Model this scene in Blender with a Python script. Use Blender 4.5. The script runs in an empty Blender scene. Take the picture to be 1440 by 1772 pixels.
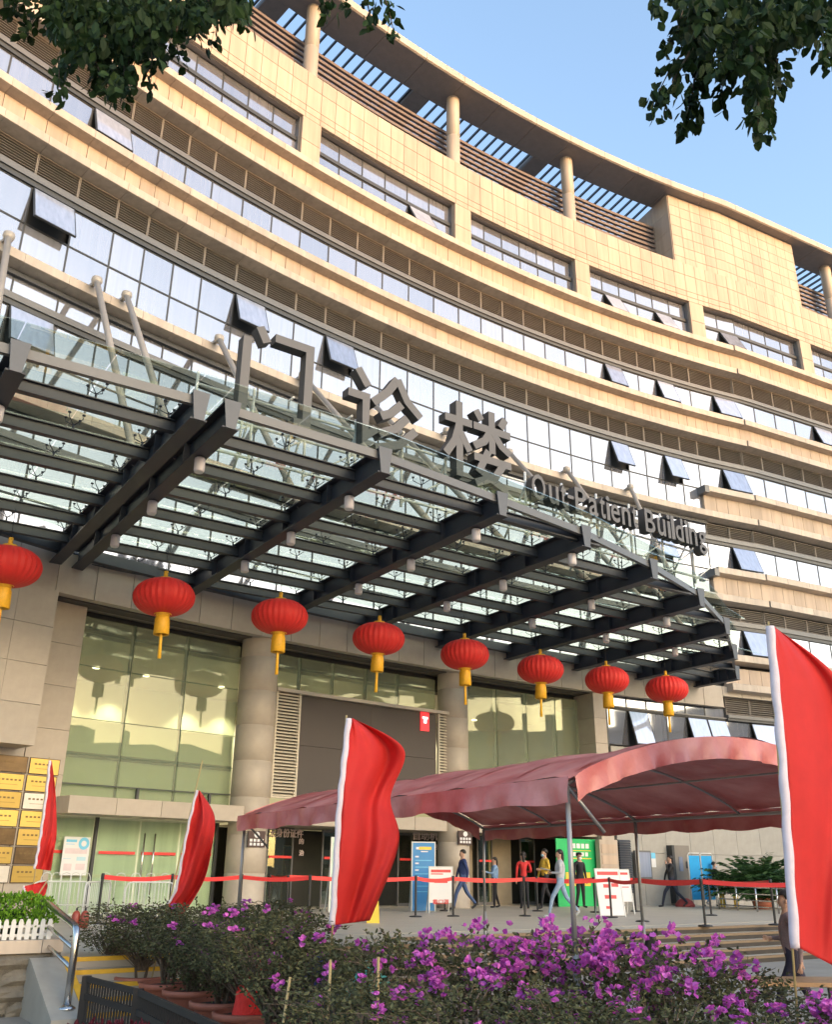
import bpy, math, random
from mathutils import Vector, Matrix
random.seed(7)
R_ = math.radians
scene = bpy.context.scene
COL = scene.collection

# ---------------------------------------------------------------- camera, sky, sun, exposure
F, PITCH, ROLL = 1572.96, R_(21.6304), R_(0.5256)       # focal length in photo pixels (1440 wide)
FW = Vector((0, math.cos(PITCH), math.sin(PITCH)))
UP0 = Vector((0, -math.sin(PITCH), math.cos(PITCH)))
RI = math.cos(ROLL) * Vector((1, 0, 0)) + math.sin(ROLL) * UP0
UPV = -math.sin(ROLL) * Vector((1, 0, 0)) + math.cos(ROLL) * UP0
cam_data = bpy.data.cameras.new('camera')
cam = bpy.data.objects.new('camera', cam_data)
COL.objects.link(cam)
cam.matrix_world = Matrix((RI, UPV, -FW)).transposed().to_4x4()
cam_data.sensor_fit = 'HORIZONTAL'
cam_data.sensor_width = 36
cam_data.lens = F / 1440 * 36
cam_data.clip_start = 0.05
cam_data.clip_end = 3000
scene.camera = cam

SUN_AZ, SUN_EL = R_(131), R_(9)                          # azimuth clockwise from +Y
world = bpy.data.worlds.new('World')
scene.world = world
world.use_nodes = True
wn = world.node_tree
bg = wn.nodes['Background']
sky = wn.nodes.new('ShaderNodeTexSky')
sky.sky_type = 'NISHITA'
sky.sun_disc = False
sky.sun_elevation = SUN_EL
sky.sun_rotation = SUN_AZ
sky.air_density = 1.0
sky.dust_density = 2.6
sky.ozone_density = 1.6
hsv = wn.nodes.new('ShaderNodeHueSaturation')
hsv.inputs['Saturation'].default_value = 0.95
hsv.inputs['Value'].default_value = 1.66
wn.links.new(sky.outputs[0], hsv.inputs['Color'])
wn.links.new(hsv.outputs[0], bg.inputs[0])
bg.inputs[1].default_value = 0.15
sun_data = bpy.data.lights.new('sun', 'SUN')
sun_data.energy = 1.0
sun_data.angle = R_(1.2)
sun_data.color = (1.0, 0.47, 0.13)
sun = bpy.data.objects.new('sun', sun_data)
COL.objects.link(sun)
SUN_DIR = Vector((math.sin(SUN_AZ) * math.cos(SUN_EL), math.cos(SUN_AZ) * math.cos(SUN_EL), math.sin(SUN_EL)))
sun.rotation_euler = SUN_DIR.to_track_quat('Z', 'Y').to_euler()
scene.view_settings.view_transform = 'Standard'
scene.view_settings.look = 'None'
scene.view_settings.exposure = 1.58
scene.view_settings.gamma = 1
scene.view_settings.use_curve_mapping = False

# ---------------------------------------------------------------- photo pixel -> place (the camera stands at the origin)
def ray(x, y):
    return (x - 720) * RI + (886 - y) * UPV + F * FW
def at(x, y, z):
    d = ray(x, y)
    return d * (z / d.z)
def far(x, y, Y):
    d = ray(x, y)
    return d * (Y / d.y)
TH = R_(34)                                              # canopy, steps and sign run along this heading
U = Vector((math.cos(TH), math.sin(TH)))
V = Vector((math.sin(TH), -math.cos(TH)))                # towards the street
def uv(u, v, z=0.0):
    p = u * U + v * V
    return Vector((p.x, p.y, z))

# ---------------------------------------------------------------- plan of the concave facade
CX, CY, RAD = 43.868, -27.621, 72.442
AREF = math.pi - math.asin(math.sqrt(RAD * RAD - CX * CX) / RAD)
SJ = (AREF - math.atan2(math.sqrt(RAD * RAD - (16 - CX) ** 2), 16 - CX)) * RAD
HD = R_(28)
def heading(s):
    return HD if s > SJ else (AREF - s / RAD) - math.pi / 2
def wp(s, e=0.0, z=0.0):
    """point on the facade: s along it, e out of it towards the street, z up"""
    a = AREF - min(s, SJ) / RAD
    n = Vector((math.cos(a), math.sin(a)))
    c = Vector((CX, CY))
    if s <= SJ:
        p = c + n * (RAD - e)
    else:
        p = c + n * RAD + Vector((math.cos(HD), math.sin(HD))) * (s - SJ) + Vector((math.sin(HD), -math.cos(HD))) * e
    return Vector((p.x, p.y, z))

# ---------------------------------------------------------------- materials
MATS = {}
def nodes_of(name):
    m = bpy.data.materials.new(name)
    m.use_nodes = True
    nt = m.node_tree
    return m, nt, nt.nodes['Principled BSDF']
def mat(name, col, rough=0.6, metal=0.0, var=0.12, scale=3.0, bump=0.0, rand=0.0, spec=0.5, trans=0.0, emit=None, streak=False):
    if name in MATS:
        return MATS[name]
    m, nt, b = nodes_of(name)
    N, L = nt.nodes, nt.links
    tc = N.new('ShaderNodeTexCoord')
    mp = N.new('ShaderNodeMapping')
    gp_ = N.new('ShaderNodeNewGeometry')
    L.new(gp_.outputs['Position'] if streak else tc.outputs['Object'], mp.inputs[0])
    if streak:
        mp.inputs['Scale'].default_value = (1, 1, 0.18)
    no = N.new('ShaderNodeTexNoise')
    no.inputs['Scale'].default_value = scale
    no.inputs['Detail'].default_value = 6
    no.inputs['Roughness'].default_value = 0.65
    L.new(mp.outputs[0], no.inputs['Vector'])
    rmp = N.new('ShaderNodeMapRange')
    rmp.inputs['From Min'].default_value = 0.25
    rmp.inputs['From Max'].default_value = 0.75
    rmp.inputs['To Min'].default_value = 1 - var
    rmp.inputs['To Max'].default_value = 1 + var
    L.new(no.outputs['Fac'], rmp.inputs['Value'])
    val = rmp.outputs[0]
    if streak:      # rain streaks and grime running down the cladding, in world space so they cross the joints
        m3 = N.new('ShaderNodeMapping'); m3.inputs['Scale'].default_value = (5, 5, .22); L.new(gp_.outputs['Position'], m3.inputs[0])
        n3 = N.new('ShaderNodeTexNoise'); n3.inputs['Scale'].default_value = 1.0; n3.inputs['Detail'].default_value = 5; L.new(m3.outputs[0], n3.inputs['Vector'])
        r3 = N.new('ShaderNodeMapRange'); r3.inputs['From Min'].default_value = .42; r3.inputs['From Max'].default_value = .72; r3.inputs['To Min'].default_value = 1.03; r3.inputs['To Max'].default_value = .85; L.new(n3.outputs['Fac'], r3.inputs['Value'])
        x3 = N.new('ShaderNodeMath'); x3.operation = 'MULTIPLY'; L.new(val, x3.inputs[0]); L.new(r3.outputs[0], x3.inputs[1]); val = x3.outputs[0]
    if rand:
        oi = N.new('ShaderNodeObjectInfo')
        r2 = N.new('ShaderNodeMapRange')
        r2.inputs['To Min'].default_value = 1 - rand
        r2.inputs['To Max'].default_value = 1 + rand
        L.new(oi.outputs['Random'], r2.inputs['Value'])
        mu = N.new('ShaderNodeMath'); mu.operation = 'MULTIPLY'
        L.new(val, mu.inputs[0]); L.new(r2.outputs[0], mu.inputs[1])
        val = mu.outputs[0]
    hs = N.new('ShaderNodeHueSaturation')
    hs.inputs['Color'].default_value = (*col, 1)
    L.new(val, hs.inputs['Value'])
    L.new(hs.outputs[0], b.inputs['Base Color'])
    b.inputs['Roughness'].default_value = rough
    b.inputs['Metallic'].default_value = metal
    b.inputs['Specular IOR Level'].default_value = spec
    if trans:
        b.inputs['Transmission Weight'].default_value = trans
    if emit:
        b.inputs['Emission Color'].default_value = (*emit[0], 1)
        b.inputs['Emission Strength'].default_value = emit[1]
    if bump:
        bp = N.new('ShaderNodeBump')
        bp.inputs['Strength'].default_value = 0.6
        bp.inputs['Distance'].default_value = bump
        n2 = N.new('ShaderNodeTexNoise')
        n2.inputs['Scale'].default_value = scale * 6
        n2.inputs['Detail'].default_value = 4
        L.new(tc.outputs['Object'], n2.inputs['Vector'])
        L.new(n2.outputs['Fac'], bp.inputs['Height'])
        L.new(bp.outputs[0], b.inputs['Normal'])
    MATS[name] = m
    return m
def glass_mat(name, tint, refl, gcol=(0.9, 0.95, 0.92), rough=0.01, gain=0.5, milk=0.0):
    """sheet glass: sees through with a tint and mirrors more at a grazing angle"""
    m = bpy.data.materials.new(name); m.use_nodes = True
    nt = m.node_tree; N, L = nt.nodes, nt.links
    for n in list(N): N.remove(n)
    out = N.new('ShaderNodeOutputMaterial')
    mx = N.new('ShaderNodeMixShader')
    tr = N.new('ShaderNodeBsdfTransparent'); tr.inputs[0].default_value = (*tint, 1)
    gl = N.new('ShaderNodeBsdfGlossy'); gl.inputs['Color'].default_value = (*gcol, 1); gl.inputs['Roughness'].default_value = rough
    lw = N.new('ShaderNodeLayerWeight'); lw.inputs[0].default_value = 0.35
    mr = N.new('ShaderNodeMapRange'); mr.inputs['To Min'].default_value = refl; mr.inputs['To Max'].default_value = min(1, refl + gain)
    L.new(lw.outputs['Fresnel'], mr.inputs['Value'])
    L.new(mr.outputs[0], mx.inputs[0]); L.new(tr.outputs[0], mx.inputs[1]); L.new(gl.outputs[0], mx.inputs[2])
    src = mx.outputs[0]
    if milk:   # film and dust on the pane
        df = N.new('ShaderNodeBsdfDiffuse'); df.inputs[0].default_value = (.50, .54, .42, 1)
        m2 = N.new('ShaderNodeMixShader'); m2.inputs[0].default_value = milk; L.new(src, m2.inputs[1]); L.new(df.outputs[0], m2.inputs[2]); src = m2.outputs[0]
    L.new(src, out.inputs[0])
    MATS[name] = m
    return m
M = {}
M['cream'] = mat('cream stone cladding', (0.425, 0.325, 0.245), 0.62, var=0.17, scale=0.9, rand=0.07, bump=0.002, streak=True)
M['cream2'] = mat('cream aluminium ledge', (0.435, 0.36, 0.29), 0.5, var=0.16, scale=1.4, rand=0.08, streak=True)
M['podium'] = mat('grey beige granite', (0.39, 0.335, 0.275), 0.5, var=0.08, scale=4.0, rand=0.05, bump=0.001)
M['joint'] = mat('dark joint backing', (0.10, 0.085, 0.07), 0.9)
M['louvre'] = mat('taupe louvre metal', (0.20, 0.172, 0.145), 0.6, rand=0.08)
M['brownlouvre'] = mat('brown roof louvre metal', (0.17, 0.12, 0.10), 0.5, rand=0.04)
M['soffit'] = mat('grey soffit panel', (0.23, 0.20, 0.185), 0.6, rand=0.05)
M['frame'] = mat('charcoal window frame', (0.035, 0.037, 0.04), 0.45, spec=0.5)
M['framelight'] = mat('grey aluminium profile', (0.12, 0.118, 0.118), 0.4)
M['steel'] = mat('dark grey painted steel', (0.027, 0.029, 0.040), 0.55, var=0.15, scale=2.5)
M['steel2'] = mat('mid grey painted steel', (0.042, 0.045, 0.054), 0.5, var=0.12)
M['tube'] = mat('beige grey steel tube', (0.36, 0.32, 0.28), 0.42, var=0.1)
M['white'] = mat('white painted metal', (0.60, 0.60, 0.58), 0.4, var=0.06)
M['chrome'] = mat('brushed stainless steel', (0.55, 0.54, 0.53), 0.25, metal=1.0)
M['black'] = mat('black plastic', (0.02, 0.02, 0.022), 0.4)
M['sign'] = mat('grey sheet metal letter', (0.088, 0.082, 0.084), 0.45, var=0.08, scale=1.5)
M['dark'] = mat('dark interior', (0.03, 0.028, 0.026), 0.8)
M['red'] = mat('red flag cloth', (0.56, 0.030, 0.028), 0.65, var=0.06, scale=8)
M['redlantern'] = mat('red lantern silk', (0.62, 0.020, 0.014), 0.62, var=0.05, scale=6)
M['gold'] = mat('golden yellow fringe', (0.80, 0.42, 0.02), 0.5, var=0.15, scale=20)
M['belt'] = mat('red barrier belt', (0.72, 0.04, 0.035), 0.5)
M['redcloth'] = None
M['whitecloth'] = mat('white flag sleeve', (0.62, 0.55, 0.60), 0.8, var=0.1, scale=12)
M['plat'] = mat('pale granite paving', (0.46, 0.41, 0.33), 0.55, var=0.10, scale=1.2, rand=0.04)
M['ground'] = mat('grey street paving', (0.27, 0.25, 0.22), 0.8, var=0.2, scale=0.8, bump=0.003)
def cloth_mat(name, col, tr):
    m = mat(name, col, 0.75, var=.10, scale=5, bump=.0015)
    nt = m.node_tree; b = nt.nodes['Principled BSDF']
    t = nt.nodes.new('ShaderNodeBsdfTranslucent'); t.inputs[0].default_value = (*col, 1)
    mx = nt.nodes.new('ShaderNodeMixShader'); mx.inputs[0].default_value = tr
    nt.links.new(b.outputs[0], mx.inputs[1]); nt.links.new(t.outputs[0], mx.inputs[2]); nt.links.new(mx.outputs[0], nt.nodes['Material Output'].inputs[0])
    return m
M['flagcloth'] = cloth_mat('thin red flag cloth', (0.70, 0.036, 0.032), .4)
M['terracotta'] = mat('terracotta plastic pot', (0.36, 0.115, 0.07), 0.6, var=0.15, scale=5)
M['soil'] = mat('dark soil', (0.05, 0.035, 0.025), 0.95, bump=0.01, scale=10)
M['bark'] = mat('brown grey bark', (0.13, 0.095, 0.07), 0.9, var=0.3, scale=14, bump=0.006)
def mirror_mat(name, col, base, dmix=0.3):
    m, nt, b = nodes_of(name)
    N, L = nt.nodes, nt.links
    b.inputs['Base Color'].default_value = (*col, 1)
    b.inputs['Metallic'].default_value = 1.0
    b.inputs['Roughness'].default_value = 0.035
    tc = N.new('ShaderNodeTexCoord'); no = N.new('ShaderNodeTexNoise'); no.inputs['Scale'].default_value = 0.8; no.inputs['Detail'].default_value = 1
    bp = N.new('ShaderNodeBump'); bp.inputs['Strength'].default_value = 0.035; bp.inputs['Distance'].default_value = 0.02
    L.new(tc.outputs['Object'], no.inputs[0]); L.new(no.outputs['Fac'], bp.inputs['Height']); L.new(bp.outputs[0], b.inputs['Normal'])
    df = N.new('ShaderNodeBsdfDiffuse')
    oi = N.new('ShaderNodeObjectInfo'); gp_ = N.new('ShaderNodeNewGeometry'); m3 = N.new('ShaderNodeMapping'); m3.inputs['Scale'].default_value = (7, 7, .12); L.new(gp_.outputs['Position'], m3.inputs[0])
    n3 = N.new('ShaderNodeTexNoise'); n3.inputs['Scale'].default_value = 1.2; n3.inputs['Detail'].default_value = 3; L.new(m3.outputs[0], n3.inputs['Vector'])
    ad = N.new('ShaderNodeMath'); ad.operation = 'ADD'; L.new(n3.outputs['Fac'], ad.inputs[0]); L.new(oi.outputs['Random'], ad.inputs[1])
    mr = N.new('ShaderNodeMapRange'); mr.inputs['From Min'].default_value = .4; mr.inputs['From Max'].default_value = 1.6; mr.inputs['To Min'].default_value = .62; mr.inputs['To Max'].default_value = 1.3; L.new(ad.outputs[0], mr.inputs['Value'])
    hs = N.new('ShaderNodeHueSaturation'); hs.inputs['Color'].default_value = (*base, 1); L.new(mr.outputs[0], hs.inputs['Value']); L.new(hs.outputs[0], df.inputs[0])
    mx = N.new('ShaderNodeMixShader'); mx.inputs[0].default_value = dmix
    L.new(b.outputs[0], mx.inputs[1]); L.new(df.outputs[0], mx.inputs[2])
    L.new(mx.outputs[0], N['Material Output'].inputs[0])
    MATS[name] = m
    return m
M['pane'] = mirror_mat('coated reflective window glass', (0.41, 0.43, 0.47), (0.38, 0.38, 0.42), .28)
M['sash'] = mirror_mat('open sash glass', (0.66, 0.70, 0.80), (0.42, 0.46, 0.58), .6)
M['canopyglass'] = glass_mat('canopy laminated glass', (0.80, 0.86, 0.83), 0.04, (0.8, 0.9, 0.86), gain=0.2)
M['lobbyglass'] = glass_mat('greenish lobby glass', (0.84, 0.90, 0.80), 0.05, (0.82, 0.76, 0.62), gain=0.22, milk=.24)

# ---------------------------------------------------------------- mesh helpers
class MB:
    """collects shapes; build() links them as ONE mesh object"""
    def __init__(s): s.v, s.f, s.m, s.sm, s.cur, s.smooth = [], [], [], [], 0, False
    def face(s, idx): s.f.append(tuple(idx)); s.m.append(s.cur); s.sm.append(s.smooth)
    def add(s, vs, fs):
        o = len(s.v); s.v += [tuple(v) for v in vs]
        for f in fs: s.face([o + i for i in f])
        return s
    def box(s, x0, x1, y0, y1, z0, z1):
        return s.add([(x0, y0, z0), (x1, y0, z0), (x1, y1, z0), (x0, y1, z0), (x0, y0, z1), (x1, y0, z1), (x1, y1, z1), (x0, y1, z1)],
                     [(0, 3, 2, 1), (4, 5, 6, 7), (0, 1, 5, 4), (1, 2, 6, 5), (2, 3, 7, 6), (3, 0, 4, 7)])
    def hexa(s, a, b):
        """a, b: lists of n points each, joined into a closed prism"""
        n = len(a)
        return s.add(list(a) + list(b), [tuple(range(n))[::-1], tuple(range(n, 2 * n))] + [(i, (i + 1) % n, n + (i + 1) % n, n + i) for i in range(n)])
    def beam(s, p, q, w, h, up=Vector((0, 0, 1))):
        p, q = Vector(p), Vector(q); d = (q - p).normalized(); x = d.cross(up).normalized(); y = x.cross(d)
        r = [x * w / 2 * i + y * h / 2 * j for i, j in ((-1, -1), (1, -1), (1, 1), (-1, 1))]
        return s.hexa([p + k for k in r], [q + k for k in r])
    def tube(s, pts, rad, n=8, cap=True):
        pts = [Vector(p) for p in pts]; sm, s.smooth = s.smooth, True
        rr = rad if isinstance(rad, (list, tuple)) else [rad] * len(pts)
        o = len(s.v); prev = None
        for i, p in enumerate(pts):
            d = (pts[min(i + 1, len(pts) - 1)] - pts[max(i - 1, 0)])
            d = d.normalized() if d.length > 1e-9 else Vector((0, 0, 1))
            if prev is None:
                x = d.orthogonal().normalized()
            else:
                x = (prev - d * prev.dot(d)); x = x.normalized() if x.length > 1e-6 else d.orthogonal().normalized()
            prev = x; y = d.cross(x)
            for k in range(n):
                a = 2 * math.pi * k / n
                s.v.append(tuple(p + (x * math.cos(a) + y * math.sin(a)) * rr[i]))
        for i in range(len(pts) - 1):
            for k in range(n):
                s.face([o + i * n + k, o + i * n + (k + 1) % n, o + (i + 1) * n + (k + 1) % n, o + (i + 1) * n + k])
        s.smooth = False
        if cap:
            s.face([o + k for k in range(n)][::-1]); s.face([o + (len(pts) - 1) * n + k for k in range(n)])
        s.smooth = sm
        return s
    def lathe(s, prof, n=20, c=(0, 0, 0), wob=0.0):
        o = len(s.v); sm, s.smooth = s.smooth, True
        for r, z in prof:
            for k in range(n):
                a = 2 * math.pi * k / n
                rr = r * (1 + (wob if k % 2 else 0))
                s.v.append((c[0] + rr * math.cos(a), c[1] + rr * math.sin(a), c[2] + z))
        for i in range(len(prof) - 1):
            for k in range(n):
                s.face([o + i * n + k, o + i * n + (k + 1) % n, o + (i + 1) * n + (k + 1) % n, o + (i + 1) * n + k])
        s.smooth = sm
        return s
    def mesh(s, name, mats):
        me = bpy.data.meshes.new(name)
        me.from_pydata(s.v, [], s.f)
        for m in (mats if isinstance(mats, (list, tuple)) else [mats]): me.materials.append(m)
        me.polygons.foreach_set('material_index', s.m)
        me.polygons.foreach_set('use_smooth', s.sm)
        me.update()
        return me
    def build(s, name, mats, parent=None, loc=(0, 0, 0), rotz=0.0, **tags):
        return link(name, s.mesh(name, mats), parent, loc, rotz, **tags)
def link(name, me, parent=None, loc=(0, 0, 0), rotz=0.0, rot=None, **tags):
    """loc is a world position; parents here are never rotated unless local=True"""
    o = bpy.data.objects.new(name, me); COL.objects.link(o)
    local = tags.pop('local', False)
    o.rotation_euler = rot if rot else (0, 0, rotz)
    loc = Vector(loc)
    if parent is not None:
        o.parent = parent
        if not local:
            p = parent
            while p is not None:
                loc = loc - p.location; p = p.parent
    o.location = loc
    for k, v in tags.items(): o[k] = v
    return o
def thing(name, label, category, loc=(0, 0, 0), rotz=0.0, group=None):
    o = bpy.data.objects.new(name, None); COL.objects.link(o)
    o.location = loc; o.rotation_euler = (0, 0, rotz)
    o.empty_display_size = 0.2
    o['label'] = label; o['category'] = category
    if group: o['group'] = group
    return o
def tag(o, label, category, group=None):
    o['label'] = label; o['category'] = category
    if group: o['group'] = group
    return o
def copy_thing(root, loc, rotz=0.0, label=None):
    def rec(o, par):
        c = o.copy(); COL.objects.link(c)
        if par is not None: c.parent = par
        for ch in [x for x in o.children]: rec(ch, c)
        return c
    r = rec(root, None); r.location = loc; r.rotation_euler = (0, 0, rotz)
    if label: r['label'] = label
    return r
def structure(name, mb, m, **k):
    o = mb.build(name, m, **k); o['kind'] = 'structure'; return o
BOXES = {}
def boxmesh(key, w, d, h, m, bevel=0.0):
    """box of width w along x, depth d along +y (into the wall), height h upwards, origin bottom centre of its front"""
    k = (key, round(w, 2), round(d, 3), round(h, 3))
    if k not in BOXES:
        mb = MB(); b = bevel
        if b:
            x0, x1 = -w / 2, w / 2
            mb.add([(x0, b, 0), (x1, b, 0), (x1, b, h), (x0, b, h), (x0 + b, 0, b), (x1 - b, 0, b), (x1 - b, 0, h - b), (x0 + b, 0, h - b), (x0, d, 0), (x1, d, 0), (x1, d, h), (x0, d, h)],
                   [(4, 5, 6, 7), (0, 1, 5, 4), (1, 2, 6, 5), (2, 3, 7, 6), (3, 0, 4, 7), (0, 8, 9, 1), (3, 2, 10, 11), (0, 3, 11, 8), (1, 9, 10, 2)])
        else:
            mb.box(-w / 2, w / 2, 0, d, 0, h)
        BOXES[k] = mb.mesh(key, m)
    return BOXES[k]
def on_wall(name, me, s, e, z, parent, jit=0.0, **t):
    h = heading(s)
    rot = (random.uniform(-jit, jit), 0, h + random.uniform(-jit, jit)) if jit else (0, 0, h)
    return link(name, me, parent, wp(s, e, z), rot=rot, **t)
def run(name, m, s0, s1, z0, z1, e0, e1, parent, step=0.62, **t):
    """solid band following the facade between offsets e0 (front) and e1 (back)"""
    n = max(1, int((s1 - s0) / step)); mb = MB()
    for i in range(n + 1):
        s = s0 + (s1 - s0) * i / n
        for e, z in ((e0, z0), (e0, z1), (e1, z1), (e1, z0)): mb.v.append(tuple(wp(s, e, z)))
    for i in range(n):
        for k in range(4):
            mb.face([i * 4 + k, i * 4 + (k + 1) % 4, (i + 1) * 4 + (k + 1) % 4, (i + 1) * 4 + k][::-1])
    mb.face([0, 1, 2, 3]); mb.face([n * 4 + 3, n * 4 + 2, n * 4 + 1, n * 4])
    return mb.build(name, m, parent, **t)

# ================================================================ GROUND AND STEPS
ZP, ZG = -1.04, -1.66                                    # platform and street level
g = MB(); g.add([(-900, -900, ZG), (900, -900, ZG), (900, 900, ZG), (-900, 900, ZG)], [(0, 1, 2, 3)])
structure('ground', g, M['ground'])
# ================================================================ HOSPITAL BUILDING
B0 = wp(4, 0, ZP)
bld = thing('hospital_building', 'long concave hospital block with cream stone bands, ribbon windows and a columned roof terrace', 'building', B0)
SL, SRT = -21.5, 32.0
Z5T, Z5B, Z4T, Z4B, Z3T, Z3B = 26.52, 24.36, 21.45, 20.30, 17.58, 15.12
FLO = 3.84
run('wall', M['joint'], SL, SRT, 6.46, 28.8, -0.42, -0.9, bld)
run('roof_deck', M['soffit'], SL, SRT, 28.3, 28.78, -0.9, -16, bld)
run('rear_wall', M['podium'], SL, SRT, ZP, 28.3, -15.4, -16, bld)
for s_ in (SL, SRT):
    mb = MB(); p, q = wp(s_, -0.5), wp(s_, -16)
    mb.beam(Vector((p.x, p.y, 13.9)), Vector((q.x, q.y, 13.9)), 0.4, 29.6)
    mb.build('end_wall', M['podium'], bld)

MUL = [-21.8, -20.6, -19.4, -18.3, -17.1, -15.85, -14.58, -13.31, -12.06, -11.03, -10.02, -9.01, -7.79, -6.6, -5.39, -4.13, -2.87, -1.63, -0.36, 0.89, 2.16, 3.33, 4.48,
       5.63, 6.8, 7.94, 9.1, 10.13, 11.15, 12.17, 13.2, 14.24, 15.29, 16.62, 17.95, 19.27, 20.7, 22.1, 23.45, 24.8, 26.2, 27.6, 29.0, 30.4, 31.8]
MODS = list(zip(MUL, MUL[1:]))
XS = 15.3                                                # right of this the lower floors get stone bands too

WFR = {}
def window_meshes(w, h):
    k = (round(w, 2), round(h, 2))
    if k not in WFR:
        t, d = 0.022, 0.10
        fr = MB(); w2 = w / 2
        for a in ((-w2, -w2 + t, 0, h), (w2 - t, w2, 0, h), (-w2 + t, w2 - t, 0, t), (-w2 + t, w2 - t, h - t, h)):
            fr.box(a[0], a[1], 0, d, a[2], a[3])
        pn = MB(); pn.box(-w2 + t, w2 - t, 0.02, 0.045, t, h - t)
        sa = MB(); b = 0.035
        for a in ((-w2 + t, -w2 + t + b, -h, 0), (w2 - t - b, w2 - t, -h, 0), (-w2 + t + b, w2 - t - b, -h, -h + b), (-w2 + t + b, w2 - t - b, -b, 0)):
            sa.box(a[0], a[1], -0.03, 0.03, a[2], a[3])
        sg = MB(); sg.box(-w2 + t + b - .004, w2 - t - b + .004, -0.033, -0.008, -h + b - .004, -b + .004)
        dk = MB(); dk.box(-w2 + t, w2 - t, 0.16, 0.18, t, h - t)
        WFR[k] = (fr.mesh('window_frame', M['frame']), pn.mesh('pane', M['pane']), sa.mesh('sash', M['frame']), sg.mesh('sash_glass', M['sash']), dk.mesh('dark_opening', M['dark']))
    return WFR[k]
def window(s0, s1, z0, z1, e=-0.12, open_=0.0, name='window'):
    w = (s1 - s0) * (1 - 0 * e); s = (s0 + s1) / 2
    fr, pn, sa, sg, dk = window_meshes(w, z1 - z0)
    j = 0.0022
    f = on_wall(name, fr, s, e, z0, bld)
    if open_:
        f['label'] = 'window with its grey top hung sash pushed open'
        o = link('sash', sa, f, (0, -0.03, z1 - z0 - 0.02), rot=(-R_(open_), 0, 0), local=True)
        o2 = link('dark_opening', dk, f, (0, 0, 0), local=True)
        # the glass belongs to the sash: joined mesh data keeps it a sub-part of the window
        o.data = joined_sash(sa, sg)
    else:
        link('pane', pn, f, (0, 0, 0), rot=(random.uniform(-j, j), 0, random.uniform(-j, j)), local=True)
SJD = {}
def joined_sash(sa, sg):
    if sa.name not in SJD:
        mb = MB()
        for k, me in enumerate((sa, sg)):
            mb.cur = k; mb.add([tuple(v.co) for v in me.vertices], [tuple(p.vertices) for p in me.polygons])
        SJD[sa.name] = mb.mesh('sash', [M['frame'], M['sash']])
    return SJD[sa.name]
def ledge(s0, s1, z, prot=0.36, h=0.36, name='ledge_panel', e=0.0):
    """stone ledge piece: lip on top, sloped soffit back to the wall"""
    w = s1 - s0 - 0.014
    k = ('ledge', round(w, 2), prot, h)
    if k not in BOXES:
        mb = MB(); w2 = w / 2
        prof = [(0.15, 0), (0.0 - prot + 0.05, 0.06), (-prot, 0.075), (-prot, h - 0.02), (-prot + 0.02, h), (0.15, h)]
        mb.hexa([(-w2, y, zz) for y, zz in prof], [(w2, y, zz) for y, zz in prof])
        BOXES[k] = mb.mesh('ledge_panel', M['cream2'])
    on_wall(name, BOXES[k], (s0 + s1) / 2, e, z - h, bld, jit=0.0015)
LV = {}
def louvre(s0, s1, z0, z1, e=-0.10):
    w = s1 - s0; k = (round(w, 2), round(z1 - z0, 2))
    if k not in LV:
        mb = MB(); w2, h = w / 2, z1 - z0; t = 0.03
        mb.box(-w2 + .005, -w2 + t, 0, 0.12, 0, h); mb.box(w2 - t, w2 - .005, 0, 0.12, 0, h)
        mb.box(-w2 + t, w2 - t, 0, 0.1, h - .03, h); mb.box(-w2 + t, w2 - t, 0, 0.1, 0, .03)
        n = int(h / 0.088)
        for i in range(n):
            zz = 0.05 + (h - 0.08) * i / n
            mb.hexa([(-w2 + t, 0.0, zz), (-w2 + t, 0.09, zz + .055), (-w2 + t, 0.09, zz + .067), (-w2 + t, 0.0, zz + .014)],
                    [(w2 - t, 0.0, zz), (w2 - t, 0.09, zz + .055), (w2 - t, 0.09, zz + .067), (w2 - t, 0.0, zz + .014)])
        LV[k] = mb.mesh('louvre_panel', M['louvre'])
    on_wall('louvre_panel', LV[k], (s0 + s1) / 2, e, z0, bld)
def head_bar(z0, z1, s0=SL, s1=SRT, e=-0.02):
    """stepped dark profile above a window band"""
    run('head_profile', M['framelight'], s0, s1, z0 + (z1 - z0) * .45, z1, e, -0.3, bld)
    run('head_profile', M['frame'], s0, s1, z0, z0 + (z1 - z0) * .44, e - 0.05, -0.3, bld)
def near(x, lst, tol=0.35): return any(abs(x - a) < tol for a in lst)

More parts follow.
